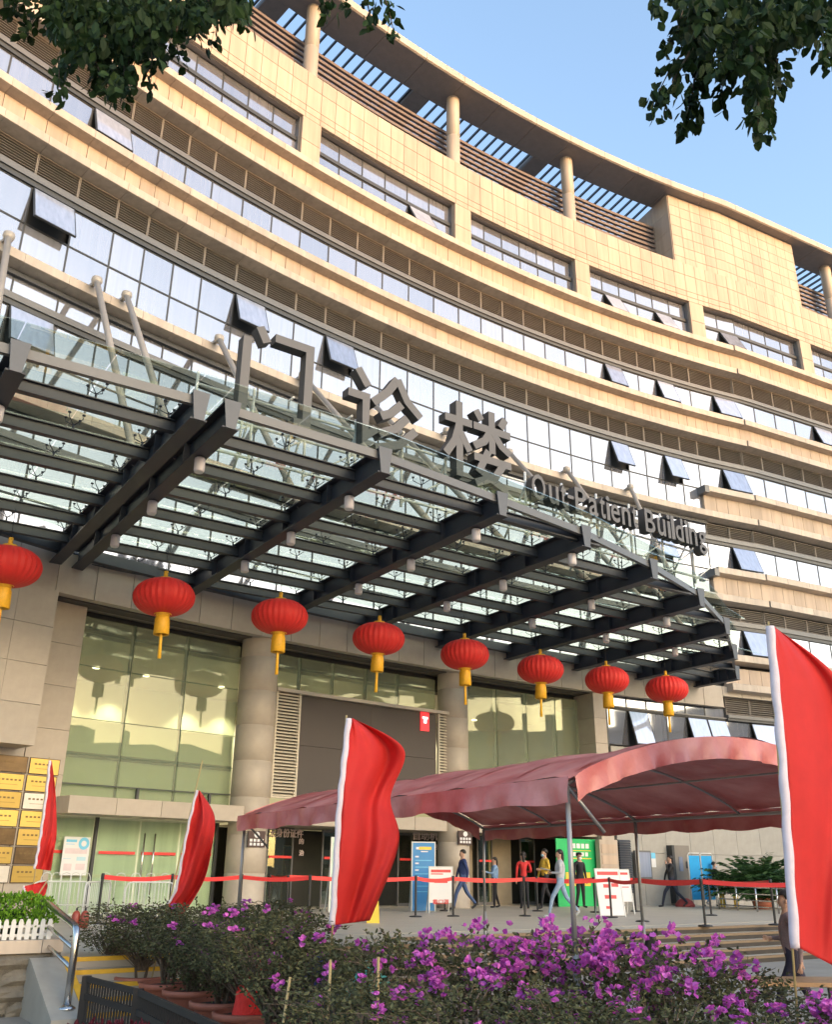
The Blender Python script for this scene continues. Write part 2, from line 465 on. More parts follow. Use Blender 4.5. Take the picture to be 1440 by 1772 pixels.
OPEN4 = [-13.31, 10.13, 13.2, 16.62, 23.45]
OPEN3 = [-14.58, -7.79, -4.13, 10.13, 13.2, 16.62]
OPEN2 = [-14.58, 16.62, 12.17]
OPEN1 = [16.62]
OPEN0 = [10.13, 13.2, 14.24, 16.62]
for a, b in MODS:
    # level 4: one row
    window(a, b, Z4B - .05, Z4T, open_=20 if near(a, OPEN4) else 0)
    ledge(a, b, 24.36); ledge(a, b, 23.05)
    ledge(a, b, 20.26); ledge(a, b, 19.13)
    ledge(a, b, 15.13)
    louvre(a, b, 21.80, 22.68); louvre(a, b, 17.98, 18.76)
    # level 3: two rows
    window(a, b, 16.36, Z3T, open_=19 if near(a, OPEN3) else 0)
    if a < XS - .1:
        window(a, b, Z3B - .05, 16.35)
    else:
        ledge(a, b, 16.36, e=0.0)
    m = (a + b) / 2
    for lo, hi, ok in ((23.04, 24.02, 1), (19.12, 19.92, 1), (15.12, 16.02, a > XS - .1), (11.28, 12.18, a > XS - .1), (7.34, 8.16, a > XS - .1)):
        if ok:
            for c, d in ((a, m), (m, b)):
                on_wall('spandrel_panel', boxmesh('spandrel_panel', d - c - .014, .12, hi - lo, M['cream'], .005), (c + d) / 2, 0.0, lo, bld, jit=.001)
    # lower floors
    for fl, zt in enumerate((Z3T - FLO, Z3T - 2 * FLO)):
        op = OPEN2 if fl == 0 else OPEN1
        window(a, b, zt - 1.22, zt, open_=19 if near(a, op) else 0)
        if a < XS - .1:
            if fl == 0: window(a, b, zt - 2.46, zt - 1.23)
            elif a < 13: window(a, b, 7.57, zt - 1.23)
            window(a, b, zt + .36, zt + .95, name='transom_window')
            if fl == 0: ledge(a, b, 11.29)
        else:
            louvre(a, b, zt + .36, zt + .95)
            ledge(a, b, zt - 1.22); ledge(a, b, zt - 2.46)
    if a > 9:
        zt = 5.96
        window(a, b, zt - 1.35, zt, open_=16 if near(a, OPEN0) else 0, e=-.3)
        if a < XS - .1: window(a, b, zt + .12, 6.46, e=-.3, name='transom_window')
        else: louvre(a, b, zt + .25, 6.9, e=-.2)
run('return_wall', M['cream'], XS - .06, XS, 15.12, 16.2, 0.0, -.4, bld); run('return_wall', M['cream'], XS - .06, XS, 11.28, 12.2, 0.0, -.4, bld)
for z in (16.0, 12.07):
    on_wall('ledge_end', boxmesh('ledge_end', .25, .7, .34, M['framelight']), XS - .14, .36, z, bld)
head_bar(21.46, 21.79); head_bar(17.60, 17.97)
head_bar(Z3T - FLO, Z3T - FLO + .35); head_bar(Z3T - 2 * FLO, Z3T - 2 * FLO + .35)
head_bar(5.97, 6.08, 9.1, XS, e=-.2); head_bar(5.97, 6.2, XS, SRT, e=-.1)
run('ledge_soffit', M['steel2'], SL, XS, 14.62, 14.76, -.02, -.3, bld)

# top storey: pilasters, windows in bays of six, parapet tiles
PIL = [(-19.9, -19.1), (-13.0, -12.15), (-5.70, -4.86), (1.92, 2.77), (8.76, 9.60), (15.77, 16.63), (23.41, 24.24), (31.1, 31.95)]
for (a0, a1), (b0, b1) in zip(PIL, PIL[1:]):
    n = 6; w = (b0 - a1) / n
    for i in range(n):
        s0 = a1 + w * i; s1 = s0 + w
        op = near(s0 + w / 2, [0.1, 11.2, 14.2, 18.3], .52)
        window(s0, s1, 25.62, 26.5, e=-.34, name='transom_window')
        window(s0, s1, 24.30, 25.45, e=-.30, open_=27 if op else 0)
    run('transom_bar', M['frame'], a1, b0, 25.46, 25.62, -.26, -.45, bld)
    run('window_head', M['soffit'], a1, b0, 26.52, 26.56, -.13, -.45, bld)
    on_wall('window_jamb', boxmesh('window_jamb', .05, .2, 2.2, M['framelight']), b0 - .03, -.14, 24.33, bld)
for a, b in PIL:
    for z0, z1 in ((24.36, 25.44), (25.45, 26.53)):
        on_wall('pilaster_stone', boxmesh('pilaster_stone', b - a, .42, z1 - z0 - .01, M['cream']), (a + b) / 2, 0.012, z0, bld, jit=.001)
TW = 0.687
rows = [(26.55, 26.80), (26.81, 27.12), (27.13, 28.09), (28.10, 28.82)]
s = SL + .1; tiles = []
while s < SRT:
    for z0, z1 in rows: tiles.append((s, z0, z1))
    s += TW
tiles.sort(key=lambda t: abs(t[0] - 5))
mbx = MB()
for i, (s, z0, z1) in enumerate(tiles):
    on_wall('parapet_tile', boxmesh('parapet_tile', TW - .016, .12, z1 - z0 - .009, M['cream'], .004), s + TW / 2, 0.0, z0, bld, jit=.001) if i < 300 else None
    if i >= 300:
        p = wp(s + TW / 2, 0, z0); h = heading(s); c, sn = math.cos(h), math.sin(h); w2 = TW / 2 - .007
        mbx.add([(p.x + x * c - y * sn, p.y + x * sn + y * c, zz) for zz in (z0, z1 - .006) for x, y in ((-w2, 0), (w2, 0), (w2, .12), (-w2, .12))],
                [(0, 3, 2, 1), (4, 5, 6, 7), (0, 1, 5, 4), (1, 2, 6, 5), (2, 3, 7, 6), (3, 0, 4, 7)])
if mbx.v:
    mbx.build('parapet_tiles', M['cream'], bld)['kind'] = 'stuff'
run('parapet_core', M['joint'], SL, SRT, 26.56, 28.80, -.03, -.44, bld)

# roof: overhanging slab in panels, round columns, pergola bars, louvre screen, solid stair block
ZR = 33.02
BLK0, BLK1 = 15.22, 24.2
s = SL; RW = 2.15
while s < SRT:
    mb = MB(); n = 4; s1 = min(s + RW - .02, SRT)
    for i in range(n + 1):
        q = s + (s1 - s) * i / n
        for e, z in ((.5, ZR + .04), (.5, ZR + .40), (-1.25, ZR + .40), (-1.25, ZR), (.42, ZR)): mb.v.append(tuple(wp(q, e, z)))
    for i in range(n):
        for k in range(5): mb.face([i * 5 + k, i * 5 + (k + 1) % 5, i * 5 + 5 + (k + 1) % 5, i * 5 + 5 + k][::-1]); mb.m[-1] = 0 if k in (0, 4) else 1
    mb.face([0, 1, 2, 3, 4]); mb.face([n * 5 + k for k in (4, 3, 2, 1, 0)])
    mb.build('roof_edge_panel', [M['cream2'], M['soffit']], bld)
    s += RW
s = SL; k = 0
while s < SRT:
    if not (BLK0 < s < BLK1):
        wide = near((s - .6) % 7.15, [0], .0001)
        a, b = wp(s, -1.26, ZR + .18), wp(s, -4.4, ZR + .18)
        mb = MB(); mb.beam(a, b, .075, .12); mb.build('pergola_bar', M['steel2'], bld)
    s += .50
for c in (-17.2, -10.1, -6.8 - .05, 0.55, 7.65):
    for ds in (0,):
        mb = MB(); n = 3
        for i in range(n + 1):
            for e, z in ((-1.26, ZR + .36), (-4.4, ZR + .36), (-4.4, ZR), (-1.26, ZR)): mb.v.append(tuple(wp(c + .9 * i / n, e, z)))
        for i in range(n):
            for q in range(4): mb.face([i * 4 + q, i * 4 + (q + 1) % 4, i * 4 + 4 + (q + 1) % 4, i * 4 + 4 + q])
        mb.face([0, 1, 2, 3]); mb.face([n * 4 + q for q in (3, 2, 1, 0)])
        mb.build('roof_beam', M['soffit'], bld)
run('roof_beam', M['soffit'], SL, BLK0, ZR - .02, ZR + .36, -4.4, -6.2, bld)
run('roof_beam', M['soffit'], BLK1, SRT, ZR - .02, ZR + .36, -4.4, -6.2, bld)
for c in (-18.9, -12.2, -5.15, 2.32, 9.15, 27.6):
    cm = MB(); cm.lathe([(.30, 0), (.30, 2.45), (.285, 2.46), (.285, 2.49), (.30, 2.50), (.30, ZR - 28.3)], 24)
    cm.build('roof_column', M['cream2'], bld, loc=wp(c, -.6, 28.3))
for s0, s1 in ((SL, BLK0), (BLK1, SRT)):
    for i in range(10):
        z = 28.95 + i * .30
        run('screen_slat', M['brownlouvre'], s0, s1, z, z + .14, -1.28, -1.40, bld, step=1.2)
    q = s0 + .9
    while q < s1:
        on_wall('screen_post', boxmesh('screen_post', .07, .1, 3.1, M['brownlouvre']), q, -1.42, 28.8, bld); q += 1.15
# stair block above the right part, its own tiles
tw = (BLK1 - BLK0) / 13; th_ = (ZR - 28.6) / 7
run('block_core', M['joint'], BLK0 + .04, BLK1 - .04, 28.6, ZR - .02, -.09, -5, bld)
for i in range(13):
    for j in range(7):
        on_wall('block_tile', boxmesh('block_tile', tw - .016, .07, th_ - .016, M['cream'], .004), BLK0 + tw * (i + .5), -.05, 28.6 + th_ * j, bld, jit=.001)
for i in range(4):
    for j in range(4):
        p, q = wp(BLK0, -.1 - 1.2 * i, 0), wp(BLK0, -.1 - 1.2 * (i + 1) + .015, 0)
        z = 28.6 + (ZR - 28.6) / 4 * (j + .5)
        mb = MB(); mb.beam(Vector((p.x, p.y, z)), Vector((q.x, q.y, z)), .06, (ZR - 28.6) / 4 - .012); mb.build('side_tile', M['cream'], bld)

# ================================================================ PODIUM: fascia, columns, lobby glass, screen
s = -20.5
while s < 31.5:
    top = 7.52 if s < 13 else 7.33
    lo = 6.46 if s < XS - .5 else 6.93
    on_wall('fascia_stone', boxmesh('fascia_stone', 1.03, .25, top - lo, M['podium'], .005), s + .52, 0.0, lo, bld, jit=.001)
    s += 1.045
run('podium_soffit', M['podium'], -16, 9.2, 6.50, 6.62, -.25, -8, bld)
run('podium_soffit', M['cream'], 9.2, XS, 6.50, 6.55, -.25, -.5, bld)
# lobby shell
run('lobby_floor', M['plat'], -12, 9.0, ZP - .1, ZP + .012, -2.2, -8, bld)
M['lobbywall'] = mat('pale green lobby wall', (0.60, 0.62, 0.48), 0.7, var=.06, scale=.7)
run('lobby_wall', M['lobbywall'], -12, 9.0, ZP, 6.5, -7.6, -8, bld)
run('lobby_ceiling', M['podium'], -11, 9.0, 5.9, 6.0, -1.6, -7.6, bld)
run('lobby_beam', M['dark'], -11, 9.0, 6.02, 6.48, -1.25, -1.6, bld)
M['frost'] = mat('frosted green film', (0.56, 0.58, 0.46), 0.5, var=.07, scale=.5)
# columns
def column(s, r):
    cm = MB(); z = 0; prof = [(r, 0)]
    while z < 7.4:
        z2 = z + .98; prof += [(r, z2), (r - .008, z2 + .004), (r - .008, z2 + .012), (r, z2 + .016)]; z = z2 + .016
    prof = [(a, b) for a, b in prof if b < 7.53] + [(r, 7.53)]
    o = cm.lathe(prof, 32).build('column', M['podium'], bld, loc=wp(s, -.68, ZP)); return o
column(-5.44, .56); column(2.15, .53)
# left corner pier: upper box projecting over the plaque wall
def pier(name, s0, s1, z0, z1, e0, e1, rows_, cols, m):
    for i in range(cols):
        for j in range(rows_):
            w = (s1 - s0) / cols; h = (z1 - z0) / rows_
            on_wall(name, boxmesh(name, w - .01, e0 - e1, h - .01, m), s0 + w * (i + .5), e0, z0 + h * j, bld, jit=.0006)
pier('pier_stone', -16.1, -12.14, 2.68, 6.45, .2, -.8, 4, 4, M['podium'])
pier('wall_stone', -16.1, -10.9, ZP, 6.45, -.7, -1.5, 7, 5, M['podium'])
pier('pier_stone', 8.25, 8.85, ZP, 6.45, -.08, -1.2, 8, 1, M['podium'])
run('pier_side', M['frame'], 8.86, 9.12, ZP, 6.45, -.3, -.9, bld)
# lobby glazing above the lintel
GE = -1.0
def glazing(cuts, zc, e=GE, frost=(0, 0)):
    for a, b in zip(cuts, cuts[1:]):
        for z0, z1 in zip(zc, zc[1:]):
            on_wall('lobby_pane', boxmesh('lobby_pane', b - a - .02, .02, z1 - z0 - .02, M['lobbyglass']), (a + b) / 2, e, z0, bld, jit=.002)
    M['gj'] = mat('dark green glass joint', (.06, .09, .06), .5)
    for a in cuts[1:-1]:
        on_wall('glass_fin', boxmesh('glass_fin', .035, .16, zc[-1] - zc[0], M['gj']), a, e - .03, zc[0], bld)
    for z in zc[1:-1]:
        run('glass_joint', M['gj'], cuts[0], cuts[-1], z - .02, z, e - .005, e - .03, bld)
b1, b2, b3 = [-10.85, -9.3, -7.63, -5.9], [-4.95, -3.75, -2.5, -1.2, .1, 1.65], [2.65, 4.37, 5.77, 7.15, 8.25]
glazing(b1, [1.68, 2.75, 3.65, 5.0, 6.3]); glazing(b2, [5.13, 6.3]); glazing(b3, [1.68, 2.7, 6.3])
run('frost_film', M['frost'], -10.9, -5.9, 1.66, 3.63, GE - .12, GE - .16, bld)
run('frost_film', M['frost'], 2.6, 8.2, 1.66, 2.7, GE - .12, GE - .16, bld)
run('spandrel_beam', M['gj'], -10.9, -5.9, 2.66, 2.8, GE - .07, GE - .11, bld)
for z0, z1, n_ in ((1.99, 2.02, 'guard_rail'),):
    run(n_, M['frame'], -10.9, -5.9, z0, z1, GE + .1, GE + .06, bld)
for q in (-8.75, -6.6):
    on_wall('rail_post', boxmesh('rail_post', .07, .07, .34, M['frame']), q, GE + .12, 1.68, bld)
# lintel bands
for a, b, e in ((-11.0, -6.02, 0.0), (-4.85, 1.6, -.3), (2.7, 8.25, -.3)):
    n = round((b - a) / 1.24); w = (b - a) / n
    for i in range(n):
        on_wall('lintel_stone', boxmesh('lintel_stone', w - .012, 1.1 + e, .40, M['podium']), a + w * (i + .5), e, 1.26, bld, jit=.0006)
# LED screen between side louvres
scr = run('led_screen', mat('brown unlit led screen', (.055, .042, .036), .55, var=.05, scale=.6), -4.0, -1.35, 3.53, 5.0, -.5, -.7, bld)
for a, b in ((-4.0, -1.35), (-1.34, 1.3)):
    for z0, z1 in ((2.05, 3.52), (3.53, 5.0)):
        if (a, z0) != (-4.0, 3.53): run('led_screen', MATS['brown unlit led screen'], a, b, z0, z1, -.5, -.7, bld)
run('screen_sill', M['podium'], -4.95, 1.95, 5.02, 5.12, -.35, -1.0, bld)
def side_louvre(s0, s1, z0, z1, e):
    mb = MB(); w2, h = (s1 - s0) / 2, z1 - z0
    for a, b in ((-w2, -w2 + .06), (w2 - .06, w2)): mb.box(a, b, 0, .1, 0, h)
    mb.box(-w2 + .06, w2 - .06, 0, .1, h - .05, h); mb.box(-w2 + .06, w2 - .06, 0, .1, 0, .05)
    n = int(h / .095)
    for i in range(n):
        zz = .06 + (h - .12) * i / n
        mb.hexa([(-w2 + .06, .0, zz), (-w2 + .06, .07, zz + .05), (-w2 + .06, .07, zz + .062), (-w2 + .06, .0, zz + .03)], [(w2 - .06, .0, zz), (w2 - .06, .07, zz + .05), (w2 - .06, .07, zz + .062), (w2 - .06, .0, zz + .03)])
    mb.m = [0] * len(mb.f); mb.cur = 1; mb.box(-w2 + .02, w2 - .02, .11, .13, .02, h - .02)
    mb.build('side_louvre', [mat('cream louvre metal', (.52, .46, .36), .5), M['joint']], bld, loc=wp((s0 + s1) / 2, e, z0), rotz=heading((s0 + s1) / 2))
side_louvre(-4.93, -4.05, 1.97, 5.08, -.42); side_louvre(1.34, 1.98, 1.97, 5.08, -.42)
poster = boxmesh('lit_poster', .36, .03, .62, mat('lit red poster', (.7, .03, .04), .4, emit=((.8, .02, .03), .35)))
on_wall('lit_poster', poster, .80, -.46, 4.40, bld, label='small lit red poster with a white shirt shape')
mb = MB(); mb.hexa([(x, -.004, z) for x, z in ((-.11, .17), (-.11, .24), (.11, .24), (.11, .17), (.06, .17), (.06, .03), (-.06, .03), (-.06, .17))], [(x, 0, z) for x, z in ((-.11, .17), (-.11, .24), (.11, .24), (.11, .17), (.06, .17), (.06, .03), (-.06, .03), (-.06, .17))])
on_wall('poster_emblem', mb.mesh('poster_emblem', mat('lit white print', (.8, .8, .8), .5, emit=((1, .95, .95), .7))), .80, -.452, 4.62, bld)
# downlights in the lobby ceiling with their pools of light
M['lamp'] = mat('lit downlight', (.9, .85, .7), .5, emit=((1, .86, .6), 3))
for q in (-10.0, -8.4, -6.8, -4.2, -2.9, -1.6, -.3, 1.0, 3.5, 4.9, 6.4):
    for e in (-5.2,):
        dm = MB().lathe([(0.001, 0), (.11, 0), (.11, .03), (.001, .03)], 10)
        dm.build('downlight', M['lamp'], bld, loc=wp(q, e, 5.86))
    ld = bpy.data.lights.new('lobby_light', 'SPOT'); ld.energy = 190; ld.color = (1, .84, .58); ld.spot_size = R_(95); ld.spot_blend = .8; ld.shadow_soft_size = .08
    lo = bpy.data.objects.new('lobby_light', ld); COL.objects.link(lo); lo.parent = bld; lo.location = wp(q, -6.9, 5.8) - bld.location
    lo.rotation_euler = (R_(8), 0, heading(q))
# glass doors below the lintels
M['doorglass'] = glass_mat('door glass', (.88, .93, .87), .06, (.85, .9, .8), gain=.25)
M['frost2'] = mat('pale green curtain', (.62, .66, .54), .7, var=.07, scale=.8, streak=True)
run('door_backing', M['frost2'], -10.9, -6.0, ZP, 1.26, -1.345, -1.38, bld)
for a, b in ((-10.85, -9.62), (-9.5, -8.35), (-8.33, -7.18), (-7.16, -6.1)):
    on_wall('glass_door', boxmesh('glass_door', b - a - .02, .03, 2.2, M['doorglass']), (a + b) / 2, -1.3, ZP + .05, bld)
    for q in (.0,):
        on_wall('door_stripe', boxmesh('door_stripe', b - a - .14, .006, .07, M['belt']), (a + b) / 2, -1.285, ZP + 1.42, bld)
run('door_post', M['frame'], -9.6, -9.53, ZP, 1.26, -1.25, -1.4, bld, step=.05)
run('door_post', M['frame'], -6.1, -6.02, ZP, 1.26, -1.25, -1.4, bld, step=.05)
for q in (-8.25, -7.95):
    mb = MB(); mb.tube([(0, 0, 0), (0, 0, 1.5)], .022, 8); mb.build('door_handle', M['chrome'], bld, loc=wp(q, -1.2, ZP + .45))
# central entrance: dark lobby behind recessed doors
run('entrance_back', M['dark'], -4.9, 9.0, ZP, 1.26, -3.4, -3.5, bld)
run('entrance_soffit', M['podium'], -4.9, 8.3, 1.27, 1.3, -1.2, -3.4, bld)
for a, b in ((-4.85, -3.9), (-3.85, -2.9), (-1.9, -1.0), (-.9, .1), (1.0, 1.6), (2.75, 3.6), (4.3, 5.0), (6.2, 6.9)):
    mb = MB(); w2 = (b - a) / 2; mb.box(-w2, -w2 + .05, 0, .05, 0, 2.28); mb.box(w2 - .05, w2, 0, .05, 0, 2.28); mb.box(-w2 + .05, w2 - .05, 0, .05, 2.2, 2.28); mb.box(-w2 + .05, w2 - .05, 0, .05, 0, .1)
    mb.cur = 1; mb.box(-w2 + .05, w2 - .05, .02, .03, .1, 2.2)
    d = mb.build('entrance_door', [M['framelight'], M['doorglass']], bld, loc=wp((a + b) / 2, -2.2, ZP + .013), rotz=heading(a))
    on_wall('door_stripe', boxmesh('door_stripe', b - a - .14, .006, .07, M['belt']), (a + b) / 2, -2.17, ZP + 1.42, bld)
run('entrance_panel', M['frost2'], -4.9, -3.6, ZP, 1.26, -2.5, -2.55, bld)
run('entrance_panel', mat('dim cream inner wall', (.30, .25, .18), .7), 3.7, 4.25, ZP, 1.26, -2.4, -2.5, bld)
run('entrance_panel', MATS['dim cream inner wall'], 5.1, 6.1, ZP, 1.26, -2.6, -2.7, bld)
# right part of the ground floor
s = 9.1; i = 0
M['panel'] = mat('pale grey wall panel', (.33, .31, .275), .5, rand=.05)
while s < 31:
    for j, (z0, z1) in enumerate(((ZP, .75), (.75, 2.55), (2.55, 4.55))):
        on_wall('wall_panel', boxmesh('wall_panel', 1.19, .3, z1 - z0 - .012, M['panel']), s + .6, -.22, z0, bld, jit=.0006)
    s += 1.2
# ================================================================ ENTRANCE CANOPY
ZC, ZT, ZGL = 7.15, 7.66, 7.97                           # beam bottom, beam top, glass
BU = [-7.6, -4.5, -1.4, 1.72, 4.66, 5.24, 8.45, 11.72, 14.62, 17.8, 20.88, 24.12, 27.3, 30.38]
TIPS = [(-9, -14.4), (-4.5, -14.0), (1.78, -13.68), (5.0, -13.57), (8.4, -13.62), (11.6, -14.03), (14.55, -14.45), (17.8, -15.25), (20.87, -16.26), (24.15, -17.93), (27.4, -20.14), (30.4, -22.36), (31.5, -23.6)]
WALLV = [(-9, -15.2), (-4.5, -19.0), (-1.4, -20.6), (1.7, -22.0), (5.2, -23.28), (8.61, -23.96), (11.94, -24.45), (14.84, -24.76), (17.78, -24.94), (20.93, -25.01), (24.03, -24.95), (27.17, -24.74), (30.31, -24.4), (31.5, -24.2)]
def interp(tab, u):
    for (a, x), (b, y) in zip(tab, tab[1:]):
        if u <= b: return x + (y - x) * max(0, (u - a)) / (b - a)
    return tab[-1][1]
cano = thing('entrance_canopy', 'bow fronted canopy of dark steel beams and greenish glass above the entrance', 'canopy', uv(14, -24, ZC))
M['plate'] = mat('slate blue end plate', (.055, .062, .078), .4)
def ibeam(p, q, w, h, t=.03, name='roof_beam', m=None, endplate=True):
    d = (q - p).normalized(); up = Vector((0, 0, 1)); x = d.cross(up).normalized()
    mb = MB()
    mb.beam(p + up * (h / 2 - t / 2), q + up * (h / 2 - t / 2), w, t); mb.beam(p - up * (h / 2 - t / 2), q - up * (h / 2 - t / 2), w, t)
    mb.beam(p, q, t, h - 2 * t)
    for k in (range(1, 5) if endplate else ()):
        c = p.lerp(q, k / 5); mb.beam(c - d * .008, c + d * .008, w * .9, h - 2 * t)
    if endplate:   # splayed plate closing the street end
        a = [q + x * s_ * w * k_ + up * z_ for s_, k_, z_ in ((-1, .30, -h / 2), (1, .30, -h / 2), (1, .52, h / 2 + .03), (-1, .52, h / 2 + .03))]
        mb.cur = 1
        mb.hexa([v + d * .001 for v in a], [v + d * .025 for v in a])
    return mb.build(name, [m or M['steel'], M['plate']], cano)
for u in BU:
    if interp(TIPS, u) - interp(WALLV, u) < .4: continue
    ibeam(uv(u, interp(WALLV, u) - .05, (ZC + ZT) / 2), uv(u, interp(TIPS, u), (ZC + ZT) / 2), .30, ZT - ZC)
PV = [-14.75, -16.2, -17.65, -19.1, -20.55, -22.0, -23.45]
zpu = ZT - .17
for v in PV:
    for a, b in zip(BU, BU[1:]):
        if b - a < 1: continue
        def ok(u): return interp(TIPS, u) > v + .1 and interp(WALLV, u) < v + .1
        a_, b_ = a, b
        if not ok(a) and not ok(b): continue
        if not ok(b):
            while b_ > a and not ok(b_): b_ -= .05
        if not ok(a):
            while a_ < b and not ok(a_): a_ += .05
        if b_ - a_ < .3: continue
        ibeam(uv(a_ + .02, v, zpu), uv(b_ - .02, v, zpu), .15, .24, .02, 'purlin', M['steel2'], False)
# bowed edge member between the beam tips, wall member along the facade
for a, b in zip(BU, BU[1:]):
    if b - a < 1 or b < 0 and False: continue
    mb = MB(); n = 4
    pts = [uv(a + (b - a) * i / n, interp(TIPS, a + (b - a) * i / n) - .12, ZT - .11) for i in range(n + 1)]
    for p, q in zip(pts, pts[1:]): mb.beam(p, q, .10, .17)
    mb.build('edge_member', M['framelight'], cano)
    mb = MB()
    p, q = uv(a, interp(WALLV, a) + .22, ZT - .15), uv(b, interp(WALLV, b) + .22, ZT - .15)
    mb.beam(p, q, .2, .28); mb.build('wall_member', M['steel2'], cano)
# glass sheets, two per bay and purlin row, cut to the bow
VG = [-12.9, -15.45, -16.9, -18.35, -19.8, -21.25, -22.7, -25.2]
for a, b in zip(BU, BU[1:]):
    cuts = [a, (a + b) / 2, b] if b - a > 1 else [a, b]
    for c, d in zip(cuts, cuts[1:]):
        for v1, v0 in zip(VG, VG[1:]):
            c_, d_ = c + .012, d - .012
            def lim(u): return (max(v0 + .012, interp(WALLV, u) + .35), min(v1 - .012, interp(TIPS, u) + .12))
            lc, ld_ = lim(c_), lim(d_)
            if lc[1] - lc[0] < .08 and ld_[1] - ld_[0] < .08: continue
            if lc[1] < lc[0]: lc = (lc[0], lc[0] + .01)
            if ld_[1] < ld_[0]: ld_ = (ld_[0], ld_[0] + .01)
            P = [uv(c_, lc[0]), uv(d_, ld_[0]), uv(d_, ld_[1]), uv(c_, lc[1])]
            mb = MB(); mb.hexa([(p.x, p.y, ZGL) for p in P], [(p.x, p.y, ZGL + .02) for p in P])
            mb.build('glass_sheet', M['canopyglass'], cano)
# spider fittings on the purlins: four arms with discs
mb = MB(); mb.tube([(0, 0, 0), (0, 0, .12)], .02, 6)
for sx, sy in ((1, 1), (1, -1), (-1, 1), (-1, -1)):
    mb.tube([(0, 0, .10), (sx * .13, sy * .13, .21), (sx * .13, sy * .13, .29)], .009, 5)
    mb.lathe([(.001, .27), (.030, .275), (.030, .30), (.001, .30)], 8, (sx * .13, sy * .13, 0))
spider = mb.mesh('spider_fitting', M['steel'])
for v in PV:
    for a, b in zip(BU, BU[1:]):
        if b - a < 1: continue
        for u in ((a + b) / 2, b - .16):
            if interp(TIPS, u) > v + .05 and interp(WALLV, u) < v + .1: link('spider_fitting', spider, cano, uv(u, v, ZT - .05), rotz=TH)
# cylinder lamps under the beams
mb = MB(); mb.lathe([(.001, 0), (.085, .005), (.10, .03), (.10, .25), (.09, .28), (.001, .30)], 18); mb.cur = 1; mb.lathe([(.001, -.002), (.085, -.002)], 18)
lampm = mb.mesh('canopy_lamp', [mat('pinkish white lamp housing', (.60, .54, .54), .35), M['white']])
for u in BU[3:]:
    if abs(u - 4.66) < .1: continue
    for v in (-15.0, -17.6, -20.1):
        if interp(TIPS, u) > v + .15: link('canopy_lamp', lampm, cano, uv(u + .02, v, ZC - .30))

# struts from the wall ledge down to the beams, ball joint and bracket at the top
def strut(s, u, v, r=.085):
    e = thing('canopy_strut', '', 'strut', wp(s, .55, 15.12), group='steel struts holding the canopy')
    p, q = wp(s, .62, 15.15), uv(u, v, ZT)
    mb = MB(); mb.tube([p - e.location, q - e.location], r, 12); mb.build('tube', M['tube'], e, local=True)
    mb = MB(); mb.lathe([(.001, -.16), (.1, -.13), (.155, 0), (.14, .10), (.05, .15), (.001, .16)], 14); mb.build('ball_joint', M['tube'], e, local=True, loc=p - e.location)
    mb = MB(); a = wp(s, .0, 15.13); mb.beam(a - e.location, p - e.location, .1, .1); mb.beam(wp(s - .12, 0, 15.18) - e.location, wp(s + .12, 0, 15.18) - e.location, .05, .28)
    mb.build('bracket', M['tube'], e, local=True)
    mb = MB(); mb.tube([q - e.location, q - e.location + Vector((0, 0, .02))], .16, 10); mb.build('foot_plate', M['steel'], e, local=True)
    return e
ST = [(-15.2, 1.72, -17.2, 'beige strut rising at the far left edge of the picture'), (-12.67, 4.66, -17.1, 'left strut of the close pair at the canopy expansion joint'), (-11.74, 5.24, -16.3, 'right strut of the close pair at the canopy expansion joint'),
      (-8.6, 8.45, -17.2, 'strut just left of the first large character'), (-5.4, 11.72, -16.6, 'strut behind the right leg of the first large character'), (-2.42, 14.62, -17.0, 'strut hidden behind the middle large character'),
      (.93, 17.8, -17.6, 'strut behind the left half of the third large character'), (4.0, 20.88, -18.3, 'strut coming down to the letter O of the English sign'), (6.97, 24.12, -19.6, 'strut passing behind the letter P of the English sign'),
      (10.42, 27.3, -21.3, 'rightmost strut, above the letter B of the English sign')]
for s, u, v, lab in ST: strut(s, u, v)['label'] = lab

# ---- standing letters on a white tube frame
VS, ZS = -16.35, 9.05
frame = thing('sign_scaffold', 'white tube frame standing on the canopy glass behind the grey letters', 'sign frame', uv(14, VS - .3, ZGL))
for u in [5.6 + 1.3 * i for i in range(13)]:
    if interp(TIPS, u) < VS - .1: vv = interp(TIPS, u) - .8
    else: vv = VS - .35
    mb = MB(); mb.tube([uv(u, VS - .3, 8.0) , uv(u, VS - .3, 9.9)], .035, 6); mb.build('post', M['white'], frame)
    mb = MB(); mb.tube([uv(u, VS - .3, 9.5), uv(u + .1, VS - 1.6, 8.0)], .03, 6); mb.tube([uv(u, VS - .3, 8.1), uv(u + 1.3, VS - .3, 9.0)], .022, 6); mb.build('brace', M['white'], frame)
for z in (8.2, 8.98, 9.6):
    mb = MB(); mb.tube([uv(5.6, VS - .3, z), uv(21.8, VS - .3, z)], .035, 6); mb.build('rail', M['white'], frame)
